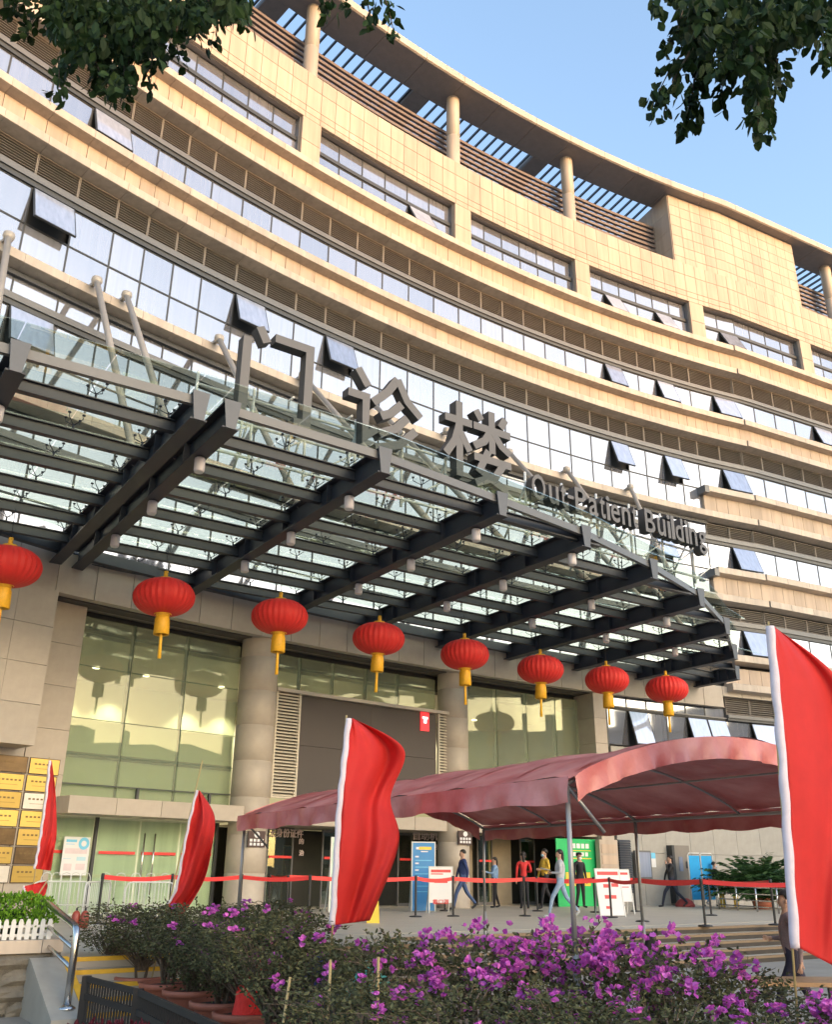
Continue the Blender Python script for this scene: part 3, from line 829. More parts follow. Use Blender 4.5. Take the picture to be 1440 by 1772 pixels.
def text_mesh(txt, depth, bold, fit_w, fit_h, m, back=None):
    c = bpy.data.curves.new('lettering', 'FONT'); c.body = txt; c.extrude = depth / 2; c.offset = bold; c.resolution_u = 3
    o = bpy.data.objects.new('tmp', c); COL.objects.link(o)
    bpy.context.view_layer.update()
    me = bpy.data.meshes.new_from_object(o.evaluated_get(bpy.context.evaluated_depsgraph_get()))
    bpy.data.objects.remove(o); bpy.data.curves.remove(c)
    xs = [v.co.x for v in me.vertices]; ys = [v.co.y for v in me.vertices]
    x0, x1, y0, y1 = min(xs), max(xs), min(ys), max(ys)
    kx = fit_w / (x1 - x0); ky = fit_h / (y1 - y0) if fit_h else kx
    for v in me.vertices: v.co = Vector(((v.co.x - x0) * kx, -v.co.z, (v.co.y - y0) * ky))   # stands up in x-z, faces -y
    me.materials.clear(); me.materials.append(m)
    me.materials.append(back or m)
    for p in me.polygons: p.material_index = 0 if abs(p.normal.y) > .5 else 1
    return me
M['signside'] = mat('dark letter side', (.045, .042, .042), .6)
HAN = [('门', 6.35, 1.75, 2.15, 9.05, 'large grey character at the left of the roof sign'), ('诊', 9.02, 2.05, 2.0, 9.1, 'large grey character in the middle of the roof sign'), ('楼', 11.78, 2.1, 2.05, 9.0, 'large grey character at the right of the roof sign')]
# strokes of the three characters on a 0..100 grid (x right, y up), each a thick polyline
GL = {
 '门': [[(7, 0), (7, 84)], [(22, 100), (33, 84)], [(44, 93), (94, 93), (94, 4), (76, 4)]],
 '诊': [[(12, 96), (26, 76)], [(0, 61), (24, 61), (24, 10), (38, 24)], [(66, 98), (52, 76), (33, 57)], [(66, 98), (80, 72), (99, 56)], [(72, 66), (58, 50), (44, 42)], [(80, 50), (64, 31), (42, 19)], [(92, 36), (70, 12), (38, -1)]],
 '楼': [[(0, 74), (40, 74)], [(21, 100), (21, 0)], [(21, 70), (14, 45), (1, 25)], [(23, 58), (36, 36)], [(46, 96), (54, 84)], [(92, 96), (84, 82)], [(42, 74), (99, 74)], [(70, 100), (70, 42)], [(68, 72), (58, 56), (42, 46)], [(72, 72), (84, 56), (98, 48)],
        [(42, 32), (99, 32)], [(64, 44), (50, 16), (70, 6), (92, -3)], [(86, 30), (74, 12), (44, -3)]]}
def stroke_char(ch, w, h, th, depth):
    mb = MB()
    for i, st in enumerate(GL[ch]):
        pts = [Vector((x / 100 * w, y / 100 * h)) for x, y in st]
        offs = []
        for j, p in enumerate(pts):
            d1 = (p - pts[j - 1]).normalized() if j else None
            d2 = (pts[j + 1] - p).normalized() if j < len(pts) - 1 else None
            if d1 is None: n = Vector((-d2.y, d2.x)); k = 1
            elif d2 is None: n = Vector((-d1.y, d1.x)); k = 1
            else:
                n = (Vector((-d1.y, d1.x)) + Vector((-d2.y, d2.x))).normalized(); k = 1 / max(.5, n.dot(Vector((-d1.y, d1.x))))
            offs.append(n * th / 2 * k)
        y0 = -depth / 2 - .0015 * i
        for j in range(len(pts) - 1):
            a = [pts[j] + offs[j], pts[j] - offs[j], pts[j + 1] - offs[j + 1], pts[j + 1] + offs[j + 1]]
            mb.hexa([(q.x, y0, q.y) for q in a], [(q.x, depth / 2, q.y) for q in a])
            mb.m[-6:] = [0, 0, 1, 1, 1, 1]
    return mb
for ch, u, w, h, z, lab in HAN:
    c = thing('sign_character', lab, 'sign letter', uv(u, VS, z), TH, 'grey characters of the roof sign')
    stroke_char(ch, w, h, .205, .28).build('character', [M['sign'], M['signside']], c, local=True)
    mb = MB()
    for x in (.3, w - .3): mb.tube([(x, .17, h * .4), (x, .42, h * .4)], .03, 6); mb.tube([(x, .2, .1), (x, .3, -.6)], .03, 6)
    mb.build('fixing_rod', M['white'], c, local=True)
words = 'Out-Patient Building'; u = 14.55; adv = {' ': .30, '-': .30, 'O': .66, 'P': .56, 'B': .56, 'i': .19, 'l': .19, 't': .27}
total = sum(adv.get(ch, .47) for ch in words); kk = (21.45 - 14.55) / total; un = {}
for ch in words:
    a = adv.get(ch, .47) * kk
    if ch != ' ':
        ref = {'O': .72, 'P': .70, 'B': .70, 't': .66, 'l': .72, 'd': .72, 'i': .72, 'g': .72, '-': .10}.get(ch, .53)
        me = text_mesh(ch, .26, .012, a * .80, ref, M['sign'], M['signside'])
        for v in me.vertices: v.co.y *= 1
        un[ch] = un.get(ch, 0) + 1
        nth = {1: '', 2: 'second ', 3: 'third '}[un[ch]]
        z0 = 8.98 + (.30 if ch == '-' else 0) - (.20 if ch == 'g' else 0)
        low = 'capital' if ch.isupper() else 'small'
        lab = ('%s grey hyphen in the English line of the roof sign' % ('first',)) if ch == '-' else '%s%s letter %s in the English line of the roof sign' % (nth, low, ch)
        o = link('sign_letter', me, None, uv(u, VS, z0), rotz=TH)
        tag(o, lab, 'sign letter', 'grey letters of the English sign line')
    u += a
# ================================================================ LANTERNS
def lantern(loc, k, label):
    L_ = thing('red_lantern', label, 'lantern', loc, random.uniform(0, 6), 'red lanterns hanging along the canopy')
    L_.rotation_euler.x = random.uniform(-.045, .045); L_.rotation_euler.y = random.uniform(-.045, .045); k = k * random.uniform(.98, 1.02)
    r, hh = .72 * k, .43 * k
    prof = []
    for i in range(29):
        a = -math.pi / 2 + math.pi * i / 28
        prof.append((max(.16, r * math.cos(a) ** .8 if math.cos(a) > 0 else .16), -.52 + hh * math.sin(a)))
    sh_ = MB().lathe(prof, 60, wob=-.030).build('shade', M['redlantern'], L_, local=True)
    sh_.data.polygons.foreach_set('use_smooth', [False] * len(sh_.data.polygons))
    for zr in (-.52 + hh * .97, -.52 - hh * .97): MB().lathe([(.19, zr - .02), (.205, zr), (.19, zr + .02)], 24).build('gold_ring', M['gold'], L_, local=True)
    MB().lathe([(.001, -.04), (.15, -.045), (.16, -.12), (.001, -.12)], 20).build('cap', M['gold'], L_, local=True)
    MB().lathe([(.001, -.92), (.15, -.92), (.16, -.99), (.001, -.99)], 20).build('bottom_ring', M['gold'], L_, local=True)
    MB().lathe([(.14, -.98), (.17, -1.06), (.18, -1.42), (.165, -1.43), (.13, -1.40)], 44, wob=-.14).build('fringe', M['gold'], L_, local=True)
    MB().lathe([(.04, -1.38), (.035, -1.6), (.045, -1.98), (.001, -1.99)], 10, wob=-.1).build('tassel', M['gold'], L_, local=True)
    MB().tube([(0, 0, -.06), (0, 0, .12)], .05, 8).build('hook', M['gold'], L_, local=True)
    MB().tube([(0, 0, .1), (0, 0, ZC + .15 - loc.z)], .008, 5).build('cord', M['black'], L_, local=True)
LN = [(18, 940), (287, 997), (486, 1033), (657, 1073), (804, 1103), (935, 1130), (1049, 1150), (1152, 1167)]
LL = ['red lantern cut by the left edge of the picture', 'largest fully visible red lantern, in front of the left lobby glass', 'red lantern in front of the left round column', 'red lantern above the brown screen, in front of its glass strip',
      'red lantern in front of the right round column', 'red lantern in front of the right lobby glass', 'red lantern beside the narrow pier at the podium end', 'rightmost red lantern, in front of the office windows']
for (x, y), lab in zip(LN, LL): lantern(at(x, y, 6.5), 1.0, lab)

# ================================================================ PLATFORM, STEPS
def slab_tiles(u0, u1, v0, v1, z, du, dv, name, m, parent=None):
    n = 0; u = u0
    while u < u1 - .01:
        v = v0
        while v < v1 - .01:
            n += 1; v += dv
        u += du
    return n
pl = MB()
plan = [uv(-14, -13.06, ZP), uv(9.2, -13.06, ZP), uv(9.2, -14.44, ZP), uv(60, -14.44, ZP), uv(60, -60, ZP), uv(-14, -60, ZP)]
pl.hexa([p - Vector((0, 0, .7)) for p in plan], plan)
pf = structure('pavement', pl, M['plat'])
tl = {}
def paving_tile(u, v, w, d):
    k = (w, d)
    if k not in tl: tl[k] = MB().box(0, w - .008, 0, d - .008, 0, .006).mesh('paving_tile', M['plat'])
    link('paving_tile', tl[k], pf, uv(u, v, ZP), rotz=TH)
cnt = 0
for i in range(26):
    for j in range(11):
        u, v = 8.9 + .9 * i, -15.35 - .9 * j
        if cnt < 290: paving_tile(u, v, .9, .9); cnt += 1
# front steps (cream stone) right, with yellow nosing left
for u0, u1, v0, nz in ((9.25, 40, -14.44, None), (3.52, 6.2, -13.05, 'y'), (6.21, 9.15, -13.05, None)):
    for k in range(1, 6):
        zt = ZP - .124 * k
        mb = MB(); a, b = v0 + .30 * (k - 1), v0 + .30 * k
        P = [uv(u0, a), uv(u1, a), uv(u1, b), uv(u0, b)]
        if zt > ZG + .02:
            mb.hexa([(p.x, p.y, ZG - .1) for p in P], [(p.x, p.y, zt) for p in P])
            st = mb.build('step', M['plat']); st['kind'] = 'structure'
        zn = ZP - .124 * (k - 1)
        mb = MB(); c = v0 + .30 * (k - 1)
        P = [uv(u0, c - .055), uv(u1, c - .055), uv(u1, c + .012), uv(u0, c + .012)]
        mb.hexa([(p.x, p.y, zn - (.045 if nz else .045)) for p in P], [(p.x, p.y, zn + .004) for p in P])
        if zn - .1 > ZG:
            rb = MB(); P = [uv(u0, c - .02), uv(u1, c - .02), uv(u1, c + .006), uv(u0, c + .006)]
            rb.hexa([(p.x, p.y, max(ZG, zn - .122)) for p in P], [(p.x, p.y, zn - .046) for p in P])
            rb.build('step_riser', M['podium'] if nz else mat('dark brown stone riser', (.045, .037, .03), .8, var=.2))['kind'] = 'structure'  # brown of the plain risers darkened to near black for the tent's shadow
        nm = mb.build('step_nosing', mat('yellow nosing paint', (.72, .40, .03), .6, var=.15, scale=6) if nz else mat('brown worn nosing', (.20, .14, .085), .7)); nm['kind'] = 'structure'
# sloping stone cheek wall left of the steps
chk = MB()
a0, a1 = 3.06, 3.51
top = [(-13.04, ZP + .02), (-12.94, ZP + .02), (-11.6, ZG + .12), (-11.6, ZG - .1), (-13.04, ZG - .1)]
chk.hexa([tuple(uv(a0, v, z)) for v, z in top], [tuple(uv(a1, v, z)) for v, z in top])
c_ = chk.build('stair_cheek', mat('smooth grey granite', (.34, .32, .28), .6, var=.12, scale=3)); tag(c_, 'sloping granite cheek wall with a yellow edge left of the steps', 'stair wall')
mb = MB(); up = Vector((0, 0, .004))
mb.hexa([tuple(uv(a, v, z)) for a, v, z in ((3.43, -12.94, ZP + .024), (3.512, -12.94, ZP + .024), (3.512, -11.6, ZG + .124), (3.43, -11.6, ZG + .124))],
        [tuple(uv(a, v, z + .006)) for a, v, z in ((3.43, -12.94, ZP + .024), (3.512, -12.94, ZP + .024), (3.512, -11.6, ZG + .124), (3.43, -11.6, ZG + .124))])
mb.build('painted_edge', MATS['yellow nosing paint'], c_)
# handrail of steel tube
hr = thing('handrail', 'polished steel tube handrail on the sloping cheek wall', 'handrail', uv(3.75, -12, ZP))
pt0, pt1 = uv(3.72, -11.62, 0), uv(3.72, -14.1, 0)
def hp(v, z): return uv(3.28, v, z)
mb = MB(); mb.tube([hp(-11.85, -1.46), hp(-11.85, -.72), hp(-11.88, -.65), hp(-11.95, -.62), hp(-13.6, -.37), hp(-13.68, -.37), hp(-13.72, -.42), hp(-13.72, ZP)], .042, 14); mb.build('top_rail', M['chrome'], hr)
for dz in (.22, .42):
    mb = MB(); mb.tube([hp(-11.85, -.64 - dz), hp(-13.72, -.38 - dz)], .024, 10); mb.build('lower_rail', M['chrome'], hr)
mb = MB(); mb.lathe([(.001, 0), (.10, 0), (.10, .02), (.05, .05), (.04, .05)], 18); mb.build('base_ring', M['chrome'], hr, loc=hp(-11.85, -1.475))
# left retaining wall: rough stones, capping stones, picket fence and hedge
rw = thing('retaining_wall', 'rough stone retaining wall with a smooth cap at the lower left corner', 'wall', uv(1.5, -13.0, ZG))
M['rough'] = mat('rough split stone', (.17, .15, .12), .9, var=.35, scale=5, bump=.02, rand=.15)
wv = -13.06
random.seed(3)
z = ZG - .02
for r_i, hgt in enumerate((.18, .175, .18, .175)):
    u = -3.2 + .2 * (r_i % 2)
    while u < 3.44:
        w = random.uniform(.4, .8); w = min(w, 3.45 - u)
        if w < .12: break
        mb = MB(); nx, nz = 5, 3; o = []
        for jj in range(nz + 1):
            for ii in range(nx + 1):
                edge = ii in (0, nx) or jj in (0, nz)
                d = (0 if edge else random.uniform(.02, .075))
                p = uv(u + w * (ii / nx) * .985, wv + d + (0 if edge else .01), z + hgt * (jj / nz) * .97); mb.v.append(tuple(p))
        for jj in range(nz):
            for ii in range(nx): k = jj * (nx + 1) + ii; mb.face([k, k + 1, k + nx + 2, k + nx + 1])
        mb.build('stone', M['rough'], rw); u += w
    z += hgt
mb = MB(); P = [uv(-3.5, wv), uv(3.45, wv), uv(3.45, wv - .4), uv(-3.5, wv - .4)]
mb.hexa([(p.x, p.y, ZG - .1) for p in P], [(p.x, p.y, z) for p in P]); mb.build('core', M['rough'], rw)
u = -3.4
while u < 3.3:
    w = min(1.1, 3.46 - u)
    P = [uv(u, wv + .06), uv(u + w - .008, wv + .06), uv(u + w - .008, wv - .45), uv(u, wv - .45)]
    mb = MB(); mb.hexa([(p.x, p.y, z + .004) for p in P], [(p.x, p.y, z + .15) for p in P]); mb.build('cap_stone', M['cream2'], rw); u += w
ZW = z + .152
pk = thing('picket_fence', 'low white plastic picket fence on the retaining wall cap', 'fence', uv(0, wv - .1, ZW))
pm = MB(); pm.hexa([(-.028, -.008, 0), (.028, -.008, 0), (.028, -.008, .20), (.014, -.008, .235), (-.014, -.008, .235), (-.028, -.008, .20)], [(-.028, .008, 0), (.028, .008, 0), (.028, .008, .20), (.014, .008, .235), (-.014, .008, .235), (-.028, .008, .20)])
pm = pm.mesh('picket', M['white'])
for i in range(77):
    u = -3.4 + i * .088
    if u < 3.34: link('picket', pm, pk, uv(u, wv - .08, ZW), rotz=TH)
for zz in (.05, .15):
    mb = MB(); mb.beam(uv(-3.4, wv - .095, ZW + zz), uv(3.34, wv - .095, ZW + zz), .012, .03); mb.build('fence_rail', M['white'], pk)

# ================================================================ FOLIAGE
def leaf_mat(name, c1, c2, trans=.25):
    m, nt, b = nodes_of(name); N, L = nt.nodes, nt.links
    geo = N.new('ShaderNodeNewGeometry'); cr = N.new('ShaderNodeValToRGB')
    cr.color_ramp.elements[0].color = (*c1, 1); cr.color_ramp.elements[1].color = (*c2, 1)
    L.new(geo.outputs['Random Per Island'], cr.inputs[0]); L.new(cr.outputs[0], b.inputs['Base Color'])
    b.inputs['Roughness'].default_value = .7; b.inputs['Specular IOR Level'].default_value = .25
    tl_ = N.new('ShaderNodeBsdfTranslucent'); L.new(cr.outputs[0], tl_.inputs[0])
    mx = N.new('ShaderNodeMixShader'); mx.inputs[0].default_value = trans
    L.new(b.outputs[0], mx.inputs[1]); L.new(tl_.outputs[0], mx.inputs[2]); L.new(mx.outputs[0], N['Material Output'].inputs[0])
    MATS[name] = m; return m
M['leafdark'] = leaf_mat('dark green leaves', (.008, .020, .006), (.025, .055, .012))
M['leafbush'] = leaf_mat('dull olive shrub leaves', (.04, .045, .022), (.15, .155, .075))
M['leafhedge'] = leaf_mat('bright green hedge leaves', (.06, .15, .012), (.20, .40, .03), .35)
M['leafpalm'] = leaf_mat('palm green leaves', (.015, .045, .012), (.05, .11, .03))
M['bract'] = leaf_mat('magenta bougainvillea bracts', (.42, .06, .40), (.78, .22, .70), .3)
M['darkred'] = leaf_mat('dark red foliage', (.05, .005, .012), (.10, .010, .025))
def rvec():
    while True:
        v = Vector((random.uniform(-1, 1), random.uniform(-1, 1), random.uniform(-1, 1)))
        if .05 < v.length < 1: return v
def add_leaf(mb, p, d, L_, W_, fold=.2):
    d = d.normalized(); s = d.cross(rvec()).normalized(); n = s.cross(d)
    a, t = Vector(p), Vector(p) + d * L_
    m1, m2 = a + d * L_ * .35 + s * W_ / 2 + n * W_ * fold, a + d * L_ * .35 - s * W_ / 2 + n * W_ * fold
    m3, m4 = a + d * L_ * .72 + s * W_ * .38 + n * W_ * fold, a + d * L_ * .72 - s * W_ * .38 + n * W_ * fold
    o = len(mb.v); mb.v += [tuple(x) for x in (a, m1, m3, t, m4, m2)]
    mb.face([o, o + 1, o + 2, o + 3]); mb.face([o, o + 3, o + 4, o + 5])
def shrub_meshes(seed, rx, ry, rz, nl, nf, ll=.05, lw=.026, top=.0, leaf='leafbush'):
    """crown of leaves along many twigs, woody twigs, flowers in clusters of papery bracts"""
    random.seed(seed); lv, tw_, fl = MB(), MB(), MB()
    for i in range(80):
        d = rvec().normalized(); d.z = abs(d.z) * .8 - .18
        e = Vector((d.x * rx, d.y * ry, rz * .5 + d.z * rz * .62)) * random.uniform(.75, 1.05)
        b = Vector((random.uniform(-.05, .05), random.uniform(-.05, .05), -.45 * rz)); m_ = b.lerp(e, .5) + rvec() * .08
        tw_.tube([b, m_, e], [.009, .006, .002], 4, False)
    clumps = [(Vector((rvec().x * rx, rvec().y * ry, rz * .5 + rvec().z * rz * .6))) for _ in range(60)]
    for i in range(nl):
        if random.random() < .55:
            c = random.choice(clumps); p = c + rvec() * .14
        else:
            d = rvec(); d = d.normalized() * d.length ** .4; p = Vector((d.x * rx, d.y * ry, rz * .5 + d.z * rz * .6))
        if p.z < -.05 * rz: p.z += .2 * rz
        add_leaf(lv, p, rvec() + Vector((0, 0, .1)), ll * random.uniform(.6, 1.2), lw * random.uniform(.7, 1.2))
    for i in range(26):      # long arching shoots that leave the crown
        d = rvec().normalized(); d.z = abs(d.z) * .9 + .25; d.normalize()
        p0 = Vector((d.x * rx * .7, d.y * ry * .7, rz * .52 + d.z * rz * .45)); g_ = random.uniform(.10, .30)
        pts = [p0, p0 + d * g_ * .6, p0 + d * g_ + Vector((d.x, d.y, -.25)) * g_ * .45]
        tw_.tube(pts, [.005, .004, .002], 4, False)
        for k in range(9): add_leaf(lv, pts[1].lerp(pts[2], random.random()) if k % 2 else pts[0].lerp(pts[1], random.random()), rvec() + d, ll * random.uniform(.6, 1.1), lw)
        if nf > 30 and i % 2 == 0:
            for k in range(6):
                q = pts[2] + rvec() * .05
                for j in range(3): add_leaf(fl, q, d + rvec() * .9, .04, .034, .12)
    for i in range(nf):
        d = rvec().normalized(); d.z = abs(d.z) ** .6 if random.random() < .85 else d.z * .4; d.normalize()
        c = Vector((d.x * rx, d.y * ry, rz * .52 + d.z * rz * .62)) * random.uniform(.94, 1.1)
        for k in range(random.randint(3, 10)):
            q = c + rvec() * .06; ax = (d + rvec() * .9).normalized()
            for j in range(3): add_leaf(fl, q, ax + rvec() * .8, .052 * random.uniform(.7, 1.15), .042, .12)
    return lv.mesh('foliage', M[leaf]), tw_.mesh('twigs', M['bark']), (fl.mesh('blossom', M['bract']) if nf else None)
SH = {'plain': shrub_meshes(11, .55, .55, .85, 2600, 3), 'some': shrub_meshes(12, .6, .6, .85, 2700, 8), 'full': shrub_meshes(13, .62, .6, .8, 2400, 62), 'full2': shrub_meshes(17, .6, .62, .84, 2300, 56, .052, .028), 'bare': shrub_meshes(14, .65, .6, .8, 1300, 12)}
potm = MB()
potm.lathe([(.001, 0), (.20, 0), (.235, .02), (.275, .28), (.30, .30), (.335, .31), (.34, .36), (.315, .37), (.305, .35), (.29, .32), (.001, .31)], 30)
potm = potm.mesh('pot', M['terracotta']); soilm = MB().lathe([(.001, .33), (.29, .325)], 20).mesh('soil', M['soil'])
def bougainvillea(x, y, z, k, kind, label, pot=True, group='potted bougainvillea shrubs in the foreground'):
    """x, y, z: centre of the pot rim"""
    t = thing('bougainvillea', label, 'potted shrub' if pot else 'shrub', (x, y, z - .35 if pot else z), random.uniform(0, 6.28), group)
    if pot:
        link('pot', potm, t, (0, 0, 0), local=True); link('soil', soilm, t, (0, 0, 0), local=True)
    zz = .35 if pot else 0
    f, w, b = SH[kind]
    mb = MB()
    for i in range(4):
        a = random.uniform(0, 6.28); mb.tube([(math.cos(a) * .05, math.sin(a) * .05, zz - .05), (math.cos(a) * .1, math.sin(a) * .09, zz + .18 * k), (math.cos(a + .5) * .06, math.sin(a + .5) * .06, zz + .42 * k)], [.020, .016, .010], 7)
    mb.build('stem', M['bark'], t, local=True)
    for nm, me in (('foliage', f), ('twigs', w), ('blossom', b)):
        if me:
            o = link(nm, me, t, (0, 0, zz + .30 * k), local=True); o.scale = (k, k, k)
    return t
def s_at(x, y, e=0.0):
    d = ray(x, y); D = Vector((d.x, d.y)); Q = Vector((-CX, -CY)); r = RAD - e
    A = D.dot(D); B = 2 * D.dot(Q); c = Q.dot(Q) - r * r
    t = (-B + math.sqrt(B * B - 4 * A * c)) / (2 * A); P = D * t
    s = (AREF - math.atan2(P.y - CY, P.x - CX)) * RAD
    if s > SJ:
        dd = Vector((math.cos(HD), math.sin(HD))); p0 = wp(SJ, e).to_2d()
        det = -D.x * dd.y + dd.x * D.y
        t = (-p0.x * dd.y + dd.x * p0.y) / det; s = SJ + (D.x * p0.y - D.y * p0.x) / det
    return s, t * d.z
def board(mb_or_none, name, p0, p1, z0, z1, mats, parent=None, th=.03, **t):
    """upright panel between plan points p0 and p1"""
    a, b = Vector((p0.x, p0.y, 0)), Vector((p1.x, p1.y, 0)); w = (b - a).length; ang = math.atan2(b.y - a.y, b.x - a.x)
    mb = MB(); mb.box(0, w, 0, th, 0, z1 - z0)
    return mb.build(name, mats, parent, loc=(a.x, a.y, z0), rotz=ang, **t), w, ang

# ================================================================ PLANTS IN THE FOREGROUND
random.seed(21)
pots = [(195, 1684, 'plain', 'leftmost potted bougainvillea by the yellow edged steps, dark and leafy'), (243, 1690, 'plain', 'second potted bougainvillea from the steps, leafy with almost no flowers'), (290, 1701, 'plain', 'potted bougainvillea behind the lower end of the leaning red flag'),
        (333, 1713, 'plain', 'potted bougainvillea just right of the leaning red flag, mostly leaves'), (384, 1733, 'plain', 'potted bougainvillea with its wide rim showing above the dark railing'), (428, 1752, 'some', 'potted bougainvillea in front of the red cloth bundle'), (474, 1776, 'some', 'potted bougainvillea nearest the lower edge, beside the leaning bamboo canes')]
def shape(t, kx, kz, lift=None):
    for o in t.children:
        if o.name.split('.')[0] in ('foliage', 'twigs', 'blossom'):
            o.scale = (kx, kx, kz); o.location.z = .35 + (lift if lift is not None else .28)
for i, (x, y, kd, lab) in enumerate(pots):
    p = at(x, y, -1.27)
    shape(bougainvillea(p.x, p.y, p.z, 1, kd, lab), .98, .56 + .02 * i, .30)
front = [(-.75, 8.7, .76, 'some'), (-.1, 8.2, .84, 'some'), (.55, 7.9, .86, 'full'), (1.2, 7.7, .88, 'full2'), (1.85, 7.5, .86, 'full'), (2.4, 7.6, .62, 'some'),
         (-.35, 7.1, .58, 'plain'), (.3, 6.8, .62, 'bare'), (.95, 6.5, .58, 'plain'), (1.55, 6.3, .56, 'bare'), (2.1, 6.1, .50, 'bare'), (2.7, 6.7, .52, 'bare'), (3.15, 6.5, .60, 'full'), (-2.3, 11.8, .74, 'plain'), (-1.7, 11.0, .74, 'some'), (-1.2, 10.2, .74, 'some')]
fl = ['bougainvillea below the tall red flag, thin flowers', 'densely flowering bougainvillea below the blue notice board', 'densely flowering bougainvillea below the man in navy', 'densely flowering bougainvillea below the red belt line, under the tent middle', 'densely flowering bougainvillea at the foot of the grey tent post',
      'bougainvillea at the right end of the purple mass, beside the steps', 'low leafy bougainvillea in front, left of centre at the lower edge', 'low twiggy bougainvillea at the middle of the lower edge', 'low bougainvillea in front with a few flowers, right of centre',
      'twiggy bare bougainvillea below the steps', 'low bougainvillea with scattered flowers left of the large flag', 'flowering bougainvillea at the foot of the large right hand flag', 'bougainvillea in the lower right corner of the picture',
      'leafy bougainvillea behind the pots, left of the tall flag', 'bougainvillea behind the pots with a few purple flowers', 'bougainvillea behind the last pots, left of the tall flag pole']
for (x, y, kz, kd), lab in zip(front, fl):
    shape(bougainvillea(x, y, -1.31, 1, kd, lab), 1.02, kz, .06)
b = bougainvillea(-2.3, 15.5, -.95, 1, 'some', 'dark bougainvillea with violet flowers behind the pots, before the tent post'); shape(b, 1.5, .55, 0)

# clipped hedge on the left wall
random.seed(5)
hg = MB()
for i in range(15000):
    u = random.uniform(-3.4, 3.38); a = random.uniform(0, math.pi); r = .34 * random.uniform(.75, 1.05) ** .5
    k = 1 - max(0, u - 3.1) * .9
    p = uv(u, wv - .42 + r * math.cos(a) * .95 * 1.0, ZW + .17 + r * math.sin(a) * 1.0 * k + random.uniform(-.02, .02))
    if random.random() < .35: p.z = ZW + random.uniform(.1, .3)
    add_leaf(hg, p, rvec() + Vector((0, 0, .6)), .055 * random.uniform(.7, 1.2), .03)
hed = thing('clipped_hedge', 'bright green clipped hedge behind the white picket fence', 'hedge', uv(0, wv - .42, ZW))
hg.build('foliage', M['leafhedge'], hed)
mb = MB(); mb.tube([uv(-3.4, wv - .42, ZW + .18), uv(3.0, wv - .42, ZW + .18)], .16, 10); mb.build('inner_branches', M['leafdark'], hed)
for i in range(8):
    mb = MB(); mb.tube([uv(-3.2 + .85 * i, wv - .42, ZW - .1), uv(-3.2 + .85 * i, wv - .42, ZW + .15)], .02, 6); mb.build('stem', M['bark'], hed)
# red leaved plants by the railing
rp = MB()
for i in range(1500):
    c = at(random.uniform(128, 240), 1775, -1.1); p = c + Vector((random.uniform(-.2, .2), random.uniform(-.4, .3), random.uniform(-.5, -.03)))
    add_leaf(rp, p, rvec() + Vector((0, 0, 1.2)), .07, .03)
o = rp.build('red_leaf_plants', M['darkred']); tag(o, 'dark red leaved bedding plants at the lower edge before the railing', 'bedding plants')

# dark slatted railing in front of the pots
RWD = mat('dark brown painted wood', (.016, .012, .010), .7, var=.2)
rl = thing('planter_railing', 'dark brown slatted planter railing running in front of the terracotta pots', 'railing', at(240, 1710, -1.05))
P3 = [at(150, 1693, -1.12), at(240, 1716, -1.12), at(430, 1800, -1.12)]
for a, b_ in zip(P3, P3[1:]):
    L_ = (b_ - a).length; n = int(L_ / .075)
    for dz in (0, -.17, -.44):
        mb = MB(); mb.beam(a + Vector((0, 0, dz)), b_ + Vector((0, 0, dz)), .035, .055); mb.build('rail', RWD, rl)
    for i in range(n):
        p = a.lerp(b_, (i + .5) / n)
        mb = MB(); mb.box(-.010, .010, -.008, .008, -.5, -.02); mb.build('slat', RWD, rl, loc=p)
for p in P3:
    mb = MB(); mb.box(-.04, .04, -.04, .04, -.55, .03); mb.build('post', RWD, rl, loc=p)

# ================================================================ TENT
ZE = .70
TA, TB = at(981, 1352, ZE), at(424, 1415, ZE)
dv = (TB - TA); dl = dv.length; dv.normalize(); dw = Vector((-dv.y, dv.x, 0))
if dw.x < 0: dw = -dw
WID, RISE = 4.15, .47
tent = thing('canopy_tent', 'arched tent with faded red cloth roof on grey steel posts in front of the steps', 'tent', (TA + dv * dl / 2 + dw * WID / 2) - Vector((0, 0, ZE - ZG)))
def tp(a, b, dz=0.0):
    """a along the length 0..1, b across 0..1"""
    h = math.sin(math.pi * min(1, max(0, b))) ** .82 * RISE
    sag = -.035 * abs(math.sin(a * math.pi * 4)) * math.sin(math.pi * min(1, max(0, b)))
    return TA + dv * dl * a + dw * WID * b + Vector((0, 0, h + sag + dz))
m, nt, bb = nodes_of('faded red tent cloth'); M['tent'] = m
N, L = nt.nodes, nt.links
no = N.new('ShaderNodeTexNoise'); no.inputs['Scale'].default_value = 2.2; no.inputs['Detail'].default_value = 5
cr = N.new('ShaderNodeValToRGB'); cr.color_ramp.elements[0].color = (.42, .07, .065, 1); cr.color_ramp.elements[1].color = (.60, .21, .19, 1); cr.color_ramp.elements[0].position = .35; cr.color_ramp.elements[1].position = .68
tc = N.new('ShaderNodeTexCoord'); L.new(tc.outputs['Object'], no.inputs[0]); L.new(no.outputs['Fac'], cr.inputs[0]); L.new(cr.outputs[0], bb.inputs['Base Color'])
bb.inputs['Coat Weight'].default_value = .2; bb.inputs['Coat Roughness'].default_value = .3; bb.inputs['Roughness'].default_value = .5; bb.inputs['Specular IOR Level'].default_value = .7
bp = N.new('ShaderNodeBump'); bp.inputs['Strength'].default_value = .8; bp.inputs['Distance'].default_value = .05; L.new(no.outputs['Fac'], bp.inputs['Height']); L.new(bp.outputs[0], bb.inputs['Normal'])
tr = N.new('ShaderNodeBsdfTranslucent'); L.new(cr.outputs[0], tr.inputs[0]); mx = N.new('ShaderNodeMixShader'); mx.inputs[0].default_value = .05
